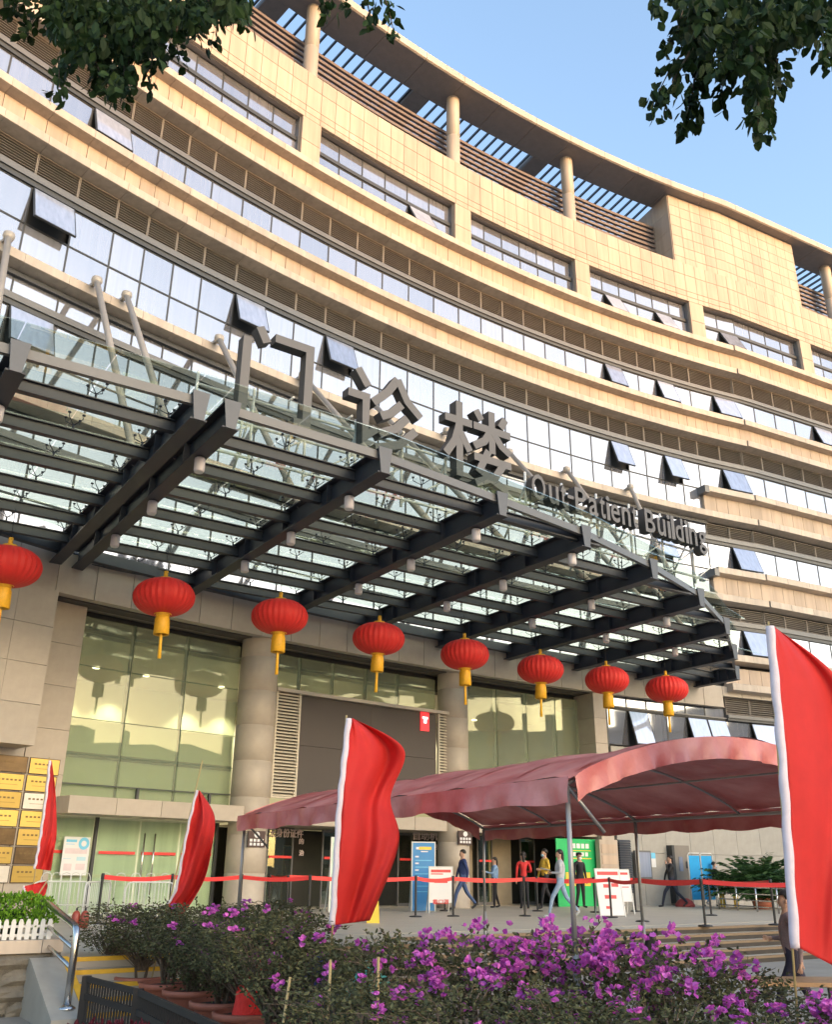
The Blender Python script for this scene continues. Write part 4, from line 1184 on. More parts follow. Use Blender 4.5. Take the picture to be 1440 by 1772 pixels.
L.new(bb.outputs[0], mx.inputs[1]); L.new(tr.outputs[0], mx.inputs[2]); L.new(mx.outputs[0], N['Material Output'].inputs[0])
random.seed(9)
mb = MB(); mb.smooth = True; na, nb = 40, 30
def wr(a, b): return .012 * math.sin(a * 37 + b * 5) * math.sin(b * 23 + 2) + .01 * math.sin(a * 91 + b * 17)
for i in range(na + 1):
    for j in range(nb + 1):
        a = -.015 + 1.03 * i / na; b = j / nb
        mb.v.append(tuple(tp(a, b, wr(a, b) + .03) + dw * ((-.06 if j == 0 else .06 if j == nb else 0))))
for i in range(na):
    for j in range(nb): k = i * (nb + 1) + j; mb.face([k, k + 1, k + nb + 2, k + nb + 1])
roof = mb.build('tent_roof', M['tent'], tent)
def valance(side):
    mb = MB(); mb.smooth = True; n = 90; ok = []
    for i in range(n + 1):
        t = i / n
        if side in ('front', 'back'):
            b = 0 if side == 'front' else 1
            p = tp(-.015 + 1.03 * t, b, .03) + dw * (-.07 if b == 0 else .07); out = dw * (-1 if b == 0 else 1)
        else:
            a = -.015 if side == 'near' else 1.015
            p = tp(a, t, .035); out = dv * (-1 if side == 'near' else 1)
        L_ = .20 + (.035 * abs(math.sin(t * n * .33)) if side in ('back', 'far') else .012 * math.sin(t * 40))
        if side == 'near': L_ = .20
        for k in range(4):
            q = k / 3; w_ = .022 * math.sin(t * 57 + k) * q + .015 * math.sin(t * 130) * q
            mb.v.append(tuple(p + out * (.015 * q + w_) - Vector((0, 0, L_ * q))))
    for i in range(n):
        for k in range(3): o = i * 4 + k; mb.face([o, o + 1, o + 5, o + 4])
    mb.build('valance', M['tent'], tent)
for sd in ('front', 'back', 'near', 'far'): valance(sd)
for a in (.0, .125, .25, .375, .5, .625, .75, .875, 1.0):      # welded seams of the cloth lengths
    mb = MB(); mb.smooth = True; n_ = 26
    for i in range(n_ + 1):
        for da in (-.0035, .0035): mb.v.append(tuple(tp(a + da, i / n_, wr(a, i / n_) + .037)))
    for i in range(n_): mb.face([2 * i, 2 * i + 1, 2 * i + 3, 2 * i + 2])
    mb.build('seam', M['tent'], tent)
M['galv'] = mat('galvanised tent tube', (.30, .31, .31), .4, metal=.4)
for a in (0, .5, 1):
    mb = MB(); mb.tube([tp(a, i / 24, -.02) for i in range(25)], .018, 8); mb.build('arch_rib', M['galv'], tent)
for a in (.25, .75):
    mb = MB(); mb.tube([tp(a, i / 24, -.02) for i in range(25)], .014, 6); mb.build('arch_rib', M['galv'], tent)
for b in (0, .22, .5, .78, 1):
    mb = MB(); mb.tube([tp(0, b, -.03), tp(1, b, -.03)], .02 if b in (0, 1) else .012, 8); mb.build('long_rail', M['galv'], tent)
for a in (0, 1):
    mb = MB(); mb.tube([tp(a, 0, -.03), tp(a, .09, tp(a, 0).z - tp(a, .09).z - .38)], .016, 6); mb.build('corner_brace', M['galv'], tent)
for a, b in ((0, 0), (1, 0), (0, 1), (1, 1), (.5, 1)):
    p = tp(a, b, -.04); mb = MB(); q = Vector((p.x, p.y, ZG))
    mb.tube([q, q + Vector((0, 0, 1.1))], .026, 12); mb.tube([q + Vector((0, 0, 1.05)), p], .021, 12); mb.tube([q, q + Vector((0, 0, .02))], .08, 10)
    mb.build('post', M['galv'], tent)

# ================================================================ FLAGS
def flag(label, pole, left, right, Y, dy, folds, seed, pole_foot, width_px=12, laced=True):
    """left/right: photo outline of the cloth from top to bottom; the cloth gets its own depth Y..Y+dy with wind folds"""
    random.seed(seed); t = thing('red_flag', label, 'flag', far(*pole_foot, Y), group='red flags on poles in the flower bed')
    def curve(pts, k):
        k *= len(pts) - 1; i = min(int(k), len(pts) - 2); f = k - i
        p0 = pts[max(i - 1, 0)]; p1 = pts[i]; p2 = pts[i + 1]; p3 = pts[min(i + 2, len(pts) - 1)]
        return tuple(.5 * ((2 * b) + (-a + c) * f + (2 * a - 5 * b + 4 * c - d) * f * f + (-a + 3 * b - 3 * c + d) * f ** 3) for a, b, c, d in zip(p0, p1, p2, p3))
    nu, nv = 28, 60; mb = MB(); mb.smooth = True; ph = random.uniform(0, 6)
    for j in range(nv + 1):
        k = j / nv; a, b = curve(left, k), curve(right, k)
        for i in range(nu + 1):
            q = i / nu; x, y = a[0] + (b[0] - a[0]) * q, a[1] + (b[1] - a[1]) * q
            w = folds * q ** .6 * (Y / 7) ** .5 * (math.sin(q * 7.5 + k * 4.2 + ph) * .55 + math.sin(q * 3.1 - k * 8.5 + ph * 2) * .5 + .22 * math.sin(q * 17 + k * 9))
            mb.v.append(tuple(far(x, y, Y + dy * q + w)))
    for j in range(nv):
        for i in range(nu): o = j * (nu + 1) + i; mb.face([o, o + 1, o + nu + 2, o + nu + 1])
    c = mb.build('cloth', M['flagcloth'], t)
    so = c.modifiers.new('thickness', 'SOLIDIFY'); so.thickness = .0025
    mb = MB(); mb.smooth = True; wd = width_px / F * Y          # white sleeve along the pole
    pts = [far(*curve(left, j / 40), Y) for j in range(41)]
    mb.tube([p - Vector((wd * .45, .0, 0)) + Vector((.0025 * math.sin(j * 1.1) * Y / 6, 0, 0)) for j, p in enumerate(pts)], [wd * .5 * (1 + .06 * math.sin(j * .9)) for j in range(41)], 10)
    mb.build('sleeve', M['whitecloth'], t)
    p_top = far(*pole, Y) - Vector((wd * .45, 0, 0)); ft = far(*pole_foot, Y) - Vector((wd * .45, 0, 0)); d = (ft - p_top); k = (p_top.z - (ZG + .15)) / (p_top.z - ft.z)
    mb = MB(); mb.tube([p_top + Vector((0, 0, .02)), p_top + d * k], .009, 8); mb.build('pole', mat('bamboo yellow pole', (.36, .27, .12), .6), t)
    return t
flag('small red flag before the golden plaques at the left', (87, 1313), [(88, 1316), (84, 1360), (76, 1420), (68, 1470), (62, 1503)], [(90, 1318), (96, 1372), (98, 1440), (92, 1480), (88, 1506)], 14.4, .35, .10, 1, (58, 1545), 4)
flag('red flag with a laced edge leaning over the leftmost shrubs', (352, 1318), [(343, 1367), (330, 1420), (318, 1480), (306, 1540), (290, 1566)], [(346, 1368), (371, 1412), (366, 1470), (350, 1530), (306, 1598)], 12.9, .3, .16, 2, (286, 1600), 4)
flag('tall red flag in the middle, billowing to the right', (604, 1241), [(608, 1243), (600, 1320), (592, 1400), (586, 1500), (580, 1600)], [(612, 1243), (699, 1296), (676, 1380), (690, 1460), (640, 1592)], 9.0, .5, .20, 3, (578, 1640), 10)
flag('largest red flag, cut by the right edge of the picture', (1337, 1080), [(1339, 1084), (1350, 1200), (1362, 1330), (1372, 1480), (1384, 1640)], [(1342, 1086), (1462, 1190), (1500, 1360), (1490, 1540), (1480, 1690)], 7.0, .6, .16, 4, (1388, 1760), 15)
flag('crumpled red flag hanging behind the green hedge', (84, 1524), [(42, 1533), (44, 1540), (48, 1546), (50, 1550), (52, 1556)], [(80, 1524), (82, 1532), (80, 1540), (78, 1550), (76, 1558)], 13.6, .2, .05, 5, (60, 1560), 3)

# ================================================================ PEOPLE
SKIN = mat('skin', (.46, .27, .19), .55, var=.05); HAIR = mat('black hair', (.014, .011, .010), .55)
def colour(name, c): return mat(name, c, .8, var=.16, scale=9, bump=.012)
def person(label, px, Y, yhead, face, top, trousers, stride=.0, arms=('down', 'down'), mask=None, hat=None, hair_long=False, h=None, foot_z=ZP, lean=0, shoes=(.03, .03, .035), skirt=None):
    p = far(px, 1500, Y); hd = far(px, yhead, Y).z - foot_z
    H = h or max(1.50, min(1.84, hd)); k = H / 1.72
    t = thing('person', label, 'person', (p.x, p.y, foot_z), face)
    V_, E_, Rr, Z = [], [], [], []
    def v(x, y, z, r, zone, parent=None, ry=None):
        V_.append((x * k + lean * z * .1, y * k, z * k)); Rr.append((r * k, (ry or r) * k)); i = len(V_) - 1; Z.append(zone)
        if parent is not None: E_.append((parent, i))
        return i
    # faces local +x; y left
    pel = v(0, 0, .93, .145, 'leg', None, .105)
    wai = v(0, 0, 1.06, .135, 'top', pel, .10); ch = v(0, 0, 1.24, .165, 'top', wai, .11); up = v(-.01, 0, 1.38, .14, 'top', ch, .085)
    nk = v(0, 0, 1.475, .052, 'skin', up); hd_ = v(.015, 0, 1.56, .082, 'skin', nk, .085); tp_ = v(.01, 0, 1.65, .078, 'skin', hd_, .085); v(.0, 0, 1.705, .04, 'skin', tp_)
    v(.105, 0, 1.575, .013, 'skin', hd_)
    for sd, sgn in ((1, 1), (-1, -1)):
        f = stride * sgn
        hip = v(0, sd * .09, .88, .092, 'leg', pel); kn = v(f * .24 + abs(f) * .06, sd * .095, .49 + abs(f) * .01, .064, 'leg', hip)
        an = v(f * .42 - (.10 if f < 0 else 0), sd * .095, .095 + (.09 if f < 0 else 0) * min(1, abs(f) * 2), .043, 'leg', kn)
        he = v(f * .42 - (.13 if f < 0 else .02), sd * .095, .05 + (.10 if f < 0 else 0) * min(1, abs(f) * 2), .040, 'shoe', an); v(f * .42 + (.03 if f < 0 else .16), sd * .10, .035, .032, 'shoe', he)
        sh = v(-.01, sd * .185, 1.385, .060, 'top', up)
        am = arms[0 if sd == 1 else 1]
        if am == 'down': el, wr_ = (-f * .14, sd * .235, 1.10), (-f * .16 + .05, sd * .24, .86)
        elif am == 'bent': el, wr_ = (-.02, sd * .25, 1.12), (.22, sd * .14, 1.13)
        elif am == 'phone': el, wr_ = (.14, sd * .20, 1.16), (.15, sd * .10, 1.44)
        elif am == 'hip': el, wr_ = (-.06, sd * .34, 1.15), (.02, sd * .18, 1.0)
        else: el, wr_ = (.10, sd * .22, 1.15), (.34, sd * .18, 1.22)
        e_ = v(*el, .043, 'arm', sh); w_ = v(*wr_, .028, 'arm', e_)
        d = (Vector(wr_) - Vector(el)).normalized(); s2 = d.cross(Vector((0, 1, 0))); s2 = s2.normalized() if s2.length > .1 else Vector((1, 0, 0))
        pm_ = Vector(wr_) + d * .06; pi = v(*pm_, .030, 'skin', w_, .018)
        for fi, (off, ln) in enumerate(((-.026, .062), (-.009, .072), (.009, .068), (.026, .052))):
            a1 = pm_ + s2 * off + d * .03; a2 = a1 + d * ln * .55 + Vector((.008, -sd * .012, 0)); i1 = v(*a1, .009, 'skin', pi); v(*a2, .007, 'skin', i1)
        th1 = Vector(wr_) + d * .035 - s2 * .035; v(*th1, .010, 'skin', w_); v(*(th1 + d * .03 - s2 * .01), .008, 'skin', len(V_) - 1)
    me = bpy.data.meshes.new('body'); me.from_pydata(V_, E_, [])
    o = bpy.data.objects.new('body', me); COL.objects.link(o)
    sk = o.modifiers.new('skin', 'SKIN'); sk.use_smooth_shade = True
    for i, d_ in enumerate(me.skin_vertices[0].data): d_.radius = Rr[i]; d_.use_root = (i == 0)
    sb = o.modifiers.new('sub', 'SUBSURF'); sb.levels = 1; sb.render_levels = 1
    bpy.context.view_layer.update()
    m2 = bpy.data.meshes.new_from_object(o.evaluated_get(bpy.context.evaluated_depsgraph_get()))
    bpy.data.objects.remove(o)
    zn = {'skin': 0, 'top': 1, 'leg': 2, 'shoe': 3, 'arm': 1}
    m2.materials.clear()
    for q in (SKIN, top, trousers, colour('shoe %s' % (shoes,), shoes)): m2.materials.append(q)
    if skirt: zn['leg'] = 2
    vs = [Vector(q) for q in V_]
    segs = [(vs[a], vs[b], Z[b]) for a, b in E_]
    for pl_ in m2.polygons:
        c = pl_.center; best, bz = 9, 'top'
        for a, b, z_ in segs:
            ab = b - a; tt = max(0, min(1, (c - a).dot(ab) / max(1e-6, ab.dot(ab)))); dd = (c - a - ab * tt).length
            if dd < best: best, bz = dd, z_
        pl_.material_index = zn[bz]; pl_.use_smooth = True
    link('body', m2, t, local=True)
    # hair, eyes, ears, mouth, mask, cap as children
    def ell(nm, c, r, m_, zmin=-9, back=None):
        mb = MB(); mb.smooth = True; n, q = 16, 10
        for j in range(q + 1):
            la = -math.pi / 2 + math.pi * j / q
            for i in range(n):
                lo_ = 2 * math.pi * i / n; x, y, z_ = math.cos(la) * math.cos(lo_), math.cos(la) * math.sin(lo_), math.sin(la)
                if back is not None and x > .25: z_ = max(z_, back)
                mb.v.append(((c[0] + r[0] * x) * k + lean * c[2] * .1, (c[1] + r[1] * y) * k, (c[2] + r[2] * max(z_, zmin)) * k))
        for j in range(q):
            for i in range(n): mb.face([j * n + i, j * n + (i + 1) % n, (j + 1) * n + (i + 1) % n, (j + 1) * n + i])
        mb.build(nm, m_, t, local=True)
    ell('hair', (-.012, 0, 1.645), (.105, .092, .098), HAIR, -.35, .25)
    if hair_long: ell('ponytail', (-.09, 0, 1.53), (.04, .05, .15), HAIR)
    for sd in (1, -1):
        ell('eye', (.088, sd * .032, 1.605), (.010, .012, .008), M['black']); ell('ear', (.0, sd * .085, 1.585), (.02, .012, .03), SKIN)
    if mask: ell('face_mask', (.062, 0, 1.545), (.052, .060, .050), mask)
    else: ell('mouth', (.088, 0, 1.53), (.010, .024, .007), mat('lips', (.35, .12, .10), .5))
    if hat: ell('cap', (.0, 0, 1.675), (.112, .10, .065), hat, -.1); ell('cap_peak', (.10, 0, 1.672), (.07, .07, .012), hat)
    return t, k
navy = colour('navy jacket', (.022, .04, .13)); jeans = colour('blue jeans', (.06, .10, .22)); blk = colour('black clothes', (.014, .014, .018)); lblue = colour('light blue shirt', (.22, .35, .55)); redv = colour('red vest', (.55, .03, .03))
yel = colour('mustard yellow shirt', (.50, .33, .04)); gry = colour('light grey shirt', (.42, .42, .45)); ltj = colour('pale blue jeans', (.25, .34, .46)); wht = colour('white mask cloth', (.7, .72, .74)); bmk = colour('blue mask', (.25, .45, .60)); pnk = colour('dusty pink top', (.22, .15, .15))
person('man in a navy jacket and jeans walking left past the notice boards', 801, 30.3, 1470, R_(190), navy, jeans, .75)
person('person in a light blue shirt in the dark doorway behind the belts', 856, 32.3, 1483, R_(180), lblue, blk, .1, ('out', 'down'), hair_long=True)
person('person in a red vest over dark clothes in front of the doors', 906, 31.6, 1474, R_(95), redv, blk, .1, ('down', 'bent'), hair_long=True)
person('person in a mustard yellow shirt with a blue mask', 943, 31.8, 1469, R_(200), yel, blk, .5, ('bent', 'down'), mask=bmk)
t_, k_ = person('woman in light grey shirt and pale jeans holding white papers', 969, 25.6, 1470, R_(170), gry, ltj, .8, ('bent', 'bent'), hair_long=True, shoes=(.5, .5, .5))
pap = MB(); pap.add([(.24, -.16, 1.12), (.50, -.10, 1.16), (.50, .14, 1.20), (.24, .14, 1.14)], [(0, 1, 2, 3)])
o = pap.build('paper_sheets', M['white'], None, loc=t_.location, rotz=R_(170)); o.modifiers.new('t', 'SOLIDIFY').thickness = .004; tag(o, 'white paper sheets held by the woman in light grey', 'papers')
person('security guard in black uniform and cap with a white mask', 1003, 33.0, 1475, R_(-60), blk, blk, .05, mask=wht, hat=blk)
person('man in black with a phone at his ear walking left', 1160, 34.6, 1480, R_(178), blk, colour('dark navy trousers', (.012, .016, .035)), .95, ('phone', 'down'))
person('person in a dark vest and pale jeans with a mask by the blue screens', 1236, 35.6, 1491, R_(5), blk, ltj, .9, ('bent', 'bent'), mask=bmk, shoes=(.5, .5, .5))
person('dark haired person in a dusty pink top bending beside the wooden table', 1352, 11.6, 1532, R_(165), pnk, colour('dark violet trousers', (.02, .016, .035)), .7, ('down', 'bent'), foot_z=ZG, h=1.5, hair_long=True)

# ================================================================ BELT POSTS AND NOTICES ON THE PLATFORM
def stanchion(px, Y, label, to=None):
    p = far(px, 1500, Y); p.z = ZP + .008
    t = thing('belt_post', label, 'belt post', p, 0, 'black belt posts with red belts on the platform')
    MB().lathe([(.001, 0), (.16, 0), (.165, .012), (.14, .03), (.03, .04)], 24).build('base', M['black'], t, local=True)
    MB().lathe([(.028, .03), (.028, .88)], 14).build('post', M['black'], t, local=True)
    MB().lathe([(.001, .97), (.030, .97), (.036, .95), (.036, .86), (.028, .85)], 14).build('belt_head', M['black'], t, local=True)
    if to:
        q = far(to[0], 1500, to[1]); q.z = p.z; d = q - p; mb = MB(); n = 10
        for i in range(n + 1):
            s_ = -.05 * math.sin(math.pi * i / n); c = d * (i / n) + Vector((0, 0, .90 + s_)); mb.v += [tuple(c + Vector((0, 0, -.045))), tuple(c + Vector((0, 0, .045)))]
        for i in range(n): mb.face([2 * i, 2 * i + 2, 2 * i + 3, 2 * i + 1])
        b = mb.build('belt', M['belt'], t, local=True); b.modifiers.new('t', 'SOLIDIFY').thickness = .004
rowA = [(180, 20.5, 'belt post behind the handrail at the left'), (300, 22, 'belt post behind the leaning red flag'), (420, 24, 'belt post near the left tent post'), (538, 23.5, 'belt post left of the tall middle flag'), (720, 25, 'belt post in front of the blue notice board'), (784, 25.5, 'belt post in front of the man in navy'),
        (906, 26, 'belt post where the red belts meet, below the red vest'), (1053, 25.6, 'belt post in front of the tilted white boards'), (1105, 23.6, 'belt post left of the thin middle tent post'), (1211, 21.7, 'belt post with its flat base at the top step'), (1430, 20.5, 'belt post hidden behind the largest flag')]
for i, (x, Y, lab) in enumerate(rowA): stanchion(x, Y, lab, rowA[i + 1][:2] if i < len(rowA) - 1 else None)
rowB = [(469, 28, 'rear belt post by the left round column'), (500, 27.5, 'rear belt post right of the left round column'), (770, 29, 'rear belt post behind the white notice'), (928, 29.5, 'rear belt post beside the person in yellow'), (1026, 29, 'rear belt post beside the security guard'), (1095, 30, 'rear belt post behind the white boards'), (1223, 27.5, 'rear belt post in front of the blue screens'), (1330, 22.5, 'rear belt post near the potted palm')]
for i, (x, Y, lab) in enumerate(rowB): stanchion(x, Y, lab, rowB[i + 1][:2] if i < len(rowB) - 1 else None)

BLUE = mat('blue printed board', (.04, .22, .50), .5, var=.05); WPR = mat('white printed board', (.66, .66, .66), .5, var=.03); RPR = mat('red print', (.60, .05, .05), .5); GRN = mat('green printed poster', (.01, .42, .12), .5, var=.05)
YPR = mat('yellow print', (.75, .52, .05), .5); BPR = mat('sky blue print', (.15, .48, .70), .5); PKP = mat('pinkish white lettering', (.68, .55, .54), .5)
def prints(parent, w, items, th=0.0):
    """flat printed bars on a board: (x0, x1, z0, z1, material) in board units"""
    for i, (x0, x1, z0, z1, m_) in enumerate(items):
        MB().add([(x0, -.0035 - th, z0), (x1, -.0035 - th, z0), (x1, -.0035 - th, z1), (x0, -.0035 - th, z1)], [(0, 1, 2, 3)]).build('print', m_, parent, local=True)
def stand_board(name, label, x0, x1, ytop, ybot, Y, mface, items, legs=True, tilt=0, frame_m=None, cat='notice board'):
    a, b = far(x0, 1500, Y), far(x1, 1500, Y + .12); z1, z0 = far(x0, ytop, Y).z, max(ZP + .02, far(x0, ybot, Y).z)
    w = (Vector((b.x - a.x, b.y - a.y))).length; ang = math.atan2(b.y - a.y, b.x - a.x)
    t = thing(name, label, cat, (a.x, a.y, ZP + .008), ang)
    if tilt: t.rotation_euler = (-R_(tilt), 0, ang)
    H = z1 - ZP; zb = z0 - ZP
    MB().box(0, w, 0, .03, zb, H).build('panel', mface, t, local=True)
    fm = frame_m or M['white']
    mb = MB()
    for q in ((-.03, 0), (w, w + .03)): mb.box(q[0], q[1], -.01, .04, 0, H + .03)
    mb.box(0, w, -.01, .04, H, H + .03); mb.build('frame', fm, t, local=True)
    if legs:
        mb = MB(); mb.beam((.0, .02, H * .8), (.0, .45, .0), .03, .02); mb.beam((w, .02, H * .8), (w, .45, .0), .03, .02); mb.build('rear_leg', fm, t, local=True)
    prints(t, w, [(a_ * w, b_ * w, zb + (H - zb) * c_, zb + (H - zb) * d_, m_) for a_, b_, c_, d_, m_ in items])
    return t, w, H
bars = [(.12, .28, z, z + .022, WPR) for z in (.78, .68, .58, .48)] + [(.12, .88, z - .03, z - .018, BPR) for z in (.76, .66, .56, .46, .38, .3)]
stand_board('notice_board', 'tall blue notice board with a yellow headline before the doors', 714, 752, 1458, 1576, 28.5, BLUE, [(.16, .28, .90, .935, WPR), (.28, .86, .895, .94, YPR), (.38, .70, .86, .875, WPR)] + bars)
wb, w, H = stand_board('notice_board', 'white framed notice with a red headline beside the blue board', 744, 782, 1501, 1562, 27.6, WPR, [(.05, .95, .86, .94, RPR), (.05, .6, .80, .83, RPR), (.2, .8, .56, .66, RPR)])
me = text_mesh('戴口罩', .004, .012, w * .72, .13, RPR); o = link('lettering', me, wb, (w * .14, -.006, .22), local=True)
stand_board('notice_board', 'front one of two white boards with pink print leaning back', 1036, 1076, 1503, 1584, 26.2, WPR, [(.05, .95, .88, .96, RPR), (.25, .55, .60, .68, RPR), (.6, .9, .62, .70, RPR), (.25, .75, .36, .44, RPR), (.25, .5, .14, .2, RPR)], tilt=12)
stand_board('notice_board', 'rear one of two white boards with pink print leaning back', 1068, 1092, 1505, 1560, 27.8, WPR, [(.05, .95, .86, .94, RPR), (.1, .9, .45, .48, RPR)], tilt=10)
stand_board('notice_board', 'tall white and green banner half hidden by the tall flag', 573, 592, 1450, 1578, 27.5, mat('pale green banner', (.5, .62, .52), .6), [])
ys = thing('caution_sign', 'small yellow caution sign just right of the tall flag', 'caution sign', far(648, 1500, 22) * 1); ys.location.z = ZP
MB().hexa([(-.14, -.12, 0), (.14, -.12, 0), (.09, -.01, .72), (-.09, -.01, .72)], [(-.14, -.10, 0), (.14, -.10, 0), (.09, .005, .72), (-.09, .005, .72)]).build('front_panel', YPR, ys, local=True)
MB().hexa([(-.14, .12, 0), (.14, .12, 0), (.09, .01, .72), (-.09, .01, .72)], [(-.14, .14, 0), (.14, .14, 0), (.09, .025, .72), (-.09, .025, .72)]).build('back_panel', YPR, ys, local=True)
# green poster on the pier, lettering above the doors, plates on the columns
sa_, za_ = s_at(962, 1450, -.3); sb_, zb_ = s_at(1032, 1450, -.3)
gp = on_wall('poster', boxmesh('green_poster', sb_ - sa_, .04, za_ - ZP, GRN), (sa_ + sb_) / 2, -.3, ZP, None); gp.name = 'green_poster'
tag(gp, 'large green poster with white and yellow writing behind the guard', 'poster')
hw, hh = (sb_ - sa_), za_ - ZP
prints(gp, hw, [(-.22 * hw + .11 * hw * i, -.22 * hw + .11 * hw * i + .08 * hw, hh * .86, hh * .93, WPR) for i in range(5)] + [(-.1 * hw + .1 * hw * i, -.1 * hw + .1 * hw * i + .07 * hw, hh * .74, hh * .80, WPR) for i in range(4)] + [(-.2 * hw, .35 * hw, hh * .70, hh * .715, YPR), (-.2 * hw, .35 * hw, hh * .82, hh * .83, YPR), (-.3 * hw, .3 * hw, hh * .3, hh * .5, YPR)])
def wall_text(txt, x0, x1, ytop, e, hgt, label, z=None, name='lettering'):
    s0, z0 = s_at(x0, ytop, e); s1, _ = s_at(x1, ytop, e)
    me = text_mesh(txt, .03, .012, s1 - s0, hgt, PKP)
    o = link(name, me, None, wp(s0, e, z0 - hgt), rotz=heading((s0 + s1) / 2)); tag(o, label, 'lettering'); return o
wall_text('自助机', 716, 759, 1438, -2.1, .27, 'three pinkish white characters above the blue notice board')
wall_text('号', 752, 759, 1461, -2.1, .16, 'single small character below the right end of the three characters')
wall_text('无身份证件', 466, 527, 1432, -2.1, .26, 'row of five pinkish white characters right of the left round column')
wall_text('的', 518, 526, 1450, -2.1, .17, 'upper single character below the end of the five character row')
wall_text('治', 518, 526, 1470, -2.1, .17, 'lower single character below the end of the five character row')
for x0, x1, lab, sc_ in ((425, 465, 'dark brown plate with a white roundel on the left round column', -5.44), (791, 819, 'dark brown plate with a white roundel on the right round column', 2.15)):
    s0, zt = s_at((x0 + x1) / 2, 1436, -.1); w = .55
    pl_ = on_wall('column_plate', boxmesh('column_plate', w, .04, .42, mat('dark brown plate', (.06, .03, .025), .4)), s0, -.09, zt - .44, None); tag(pl_, lab, 'plate')
    mb = MB(); mb.add([(.0 + .09 * math.cos(a * .524), -.005, .32 + .08 * math.sin(a * .524)) for a in range(12)], [tuple(range(12))]); mb.build('roundel', WPR, pl_, local=True)
    prints(pl_, w, [(-.22 + .12 * i, -.14 + .12 * i, z_, z_ + .07, WPR) for i in range(4) for z_ in (.04, .14)])
# poster on the left glass doors
s0, zt = s_at(111, 1447, -1.15); s1, _ = s_at(157, 1447, -1.15); _, zb2 = s_at(107, 1514, -1.15)
ps = on_wall('door_poster', boxmesh('door_poster', s1 - s0, .02, zt - zb2, WPR), (s0 + s1) / 2, -1.12, zb2, None); tag(ps, 'white information poster with a blue roundel on the left glass doors', 'poster')
w, hh = s1 - s0, zt - zb2
prints(ps, w, [(-.42 * w, -.02 * w, hh * .86, hh * .93, BPR), (-.42 * w, -.1 * w, hh * .80, hh * .815, BPR), (-.45 * w, -.15 * w, hh * .42, hh * .43, BPR), (.05 * w, .4 * w, hh * .38, hh * .48, mat('pale blue print', (.40, .60, .68), .5)), (-.42 * w, .42 * w, hh * .56, hh * .7, mat('pale pink print', (.62, .52, .54), .5)), (-.4 * w, -.1 * w, hh * .12, hh * .3, MATS['pale pink print']), (.05 * w, .4 * w, hh * .14, hh * .3, MATS['pale pink print'])])
mb = MB()
for a in range(24):
    a0_, a1_ = a * math.pi / 12, (a + 1) * math.pi / 12; c = (.26 * w, hh * .83)
    mb.add([(c[0] + r * w * math.cos(q), -.004, c[1] + r * w * math.sin(q)) for r, q in ((.10, a0_), (.21, a0_), (.21, a1_), (.10, a1_))], [(0, 1, 2, 3)])
mb.build('roundel', BPR, ps, local=True)
# golden plaques on the corner wall
GOLD = [mat('polished brass plaque', (.62, .42, .11), .32, metal=.7, rand=.25, var=.1, scale=1.5), mat('dark bronze plaque', (.16, .10, .045), .3, metal=.6, var=.5, scale=2), mat('silver plaque', (.62, .57, .50), .35, metal=.5)]
PLT = mat('engraved dark print', (.16, .10, .03), .6)
seq = [[0, 1, 0], [0, 0, 0], [0, 0, 2], [0, 0, 0], [0, 1, 0], [0, 0, 1], [0, 2, 0]]
names = ['top', 'second', 'third', 'fourth', 'fifth', 'sixth', 'lowest']; kinds = ['golden', 'dark bronze', 'silver']
for r_ in range(7):
    for c_i in range(3):
        kd = seq[r_][c_i]; sx = -13.02 + .80 * c_i - (.02 if r_ else 0) + .0; z0 = 2.14 - .405 * r_
        o = on_wall('plaque', boxmesh('plaque%d' % kd, .74, .035, .365, GOLD[kd], .008), sx, -.66, z0, None); o.name = 'plaque'
        tag(o, '%s wall plaque, %s in the %s column of plaques' % (kinds[kd], names[r_], ['outer left', 'middle', 'right'][c_i]), 'plaque', 'award plaques on the corner wall')
        fr_ = MB(); fr_.box(-.378, .378, .002, .03, -.008, .373); fr_.build('back_plate', mat('dark plaque backing', (.05, .03, .02), .6), o, local=True)
        random.seed(r_ * 5 + c_i)
        it = [(-.26 + .10 * i, -.26 + .10 * i + .06, .21, .25, PLT) for i in range(random.randint(4, 6))] + [(-.22, random.uniform(.1, .26), .12, .128, PLT)]
        prints(o, .74, it)
# crowd barriers, hoops, extinguishers at the left
def barrier(p, q, label, hgt=.80, bars_=14, hoop=False):
    t = thing('crowd_barrier', label, 'barrier', (p.x, p.y, ZP + .01), math.atan2(q.y - p.y, q.x - p.x), 'white metal barriers before the left glass doors'); w = (Vector((q.x - p.x, q.y - p.y))).length
    if hoop:
        n = 5
        for i in range(n):
            x = w * (i + .5) / n; MB().tube([(x - .11, 0, 0), (x - .11, 0, hgt - .1), (x - .07, 0, hgt - .02), (x, 0, hgt), (x + .07, 0, hgt - .02), (x + .11, 0, hgt - .1), (x + .11, 0, 0)], .010, 8).build('hoop', M['white'], t, local=True)
        MB().tube([(0, 0, .3), (w, 0, .3)], .014, 6).build('rail', M['white'], t, local=True)
    else:
        MB().tube([(0, 0, .0), (0, 0, hgt - .12), (.04, 0, hgt - .03), (.12, 0, hgt), (w - .12, 0, hgt), (w - .04, 0, hgt - .03), (w, 0, hgt - .12), (w, 0, 0)], .016, 8).build('frame', M['white'], t, local=True)
        MB().tube([(0, 0, .16), (w, 0, .16)], .014, 6).build('lower_rail', M['white'], t, local=True)
        for i in range(bars_):
            x = w * (i + 1) / (bars_ + 1); MB().tube([(x, 0, .16), (x, 0, hgt)], .007, 5).build('bar', M['white'], t, local=True)
        for x in (.25, w - .25): MB().beam((x, -.28, .01), (x, .28, .01), .04, .02).build('foot', M['white'], t, local=True)
barrier(far(62, 1500, 20.3), far(160, 1500, 20.6), 'leftmost white barred barrier behind the hedge')
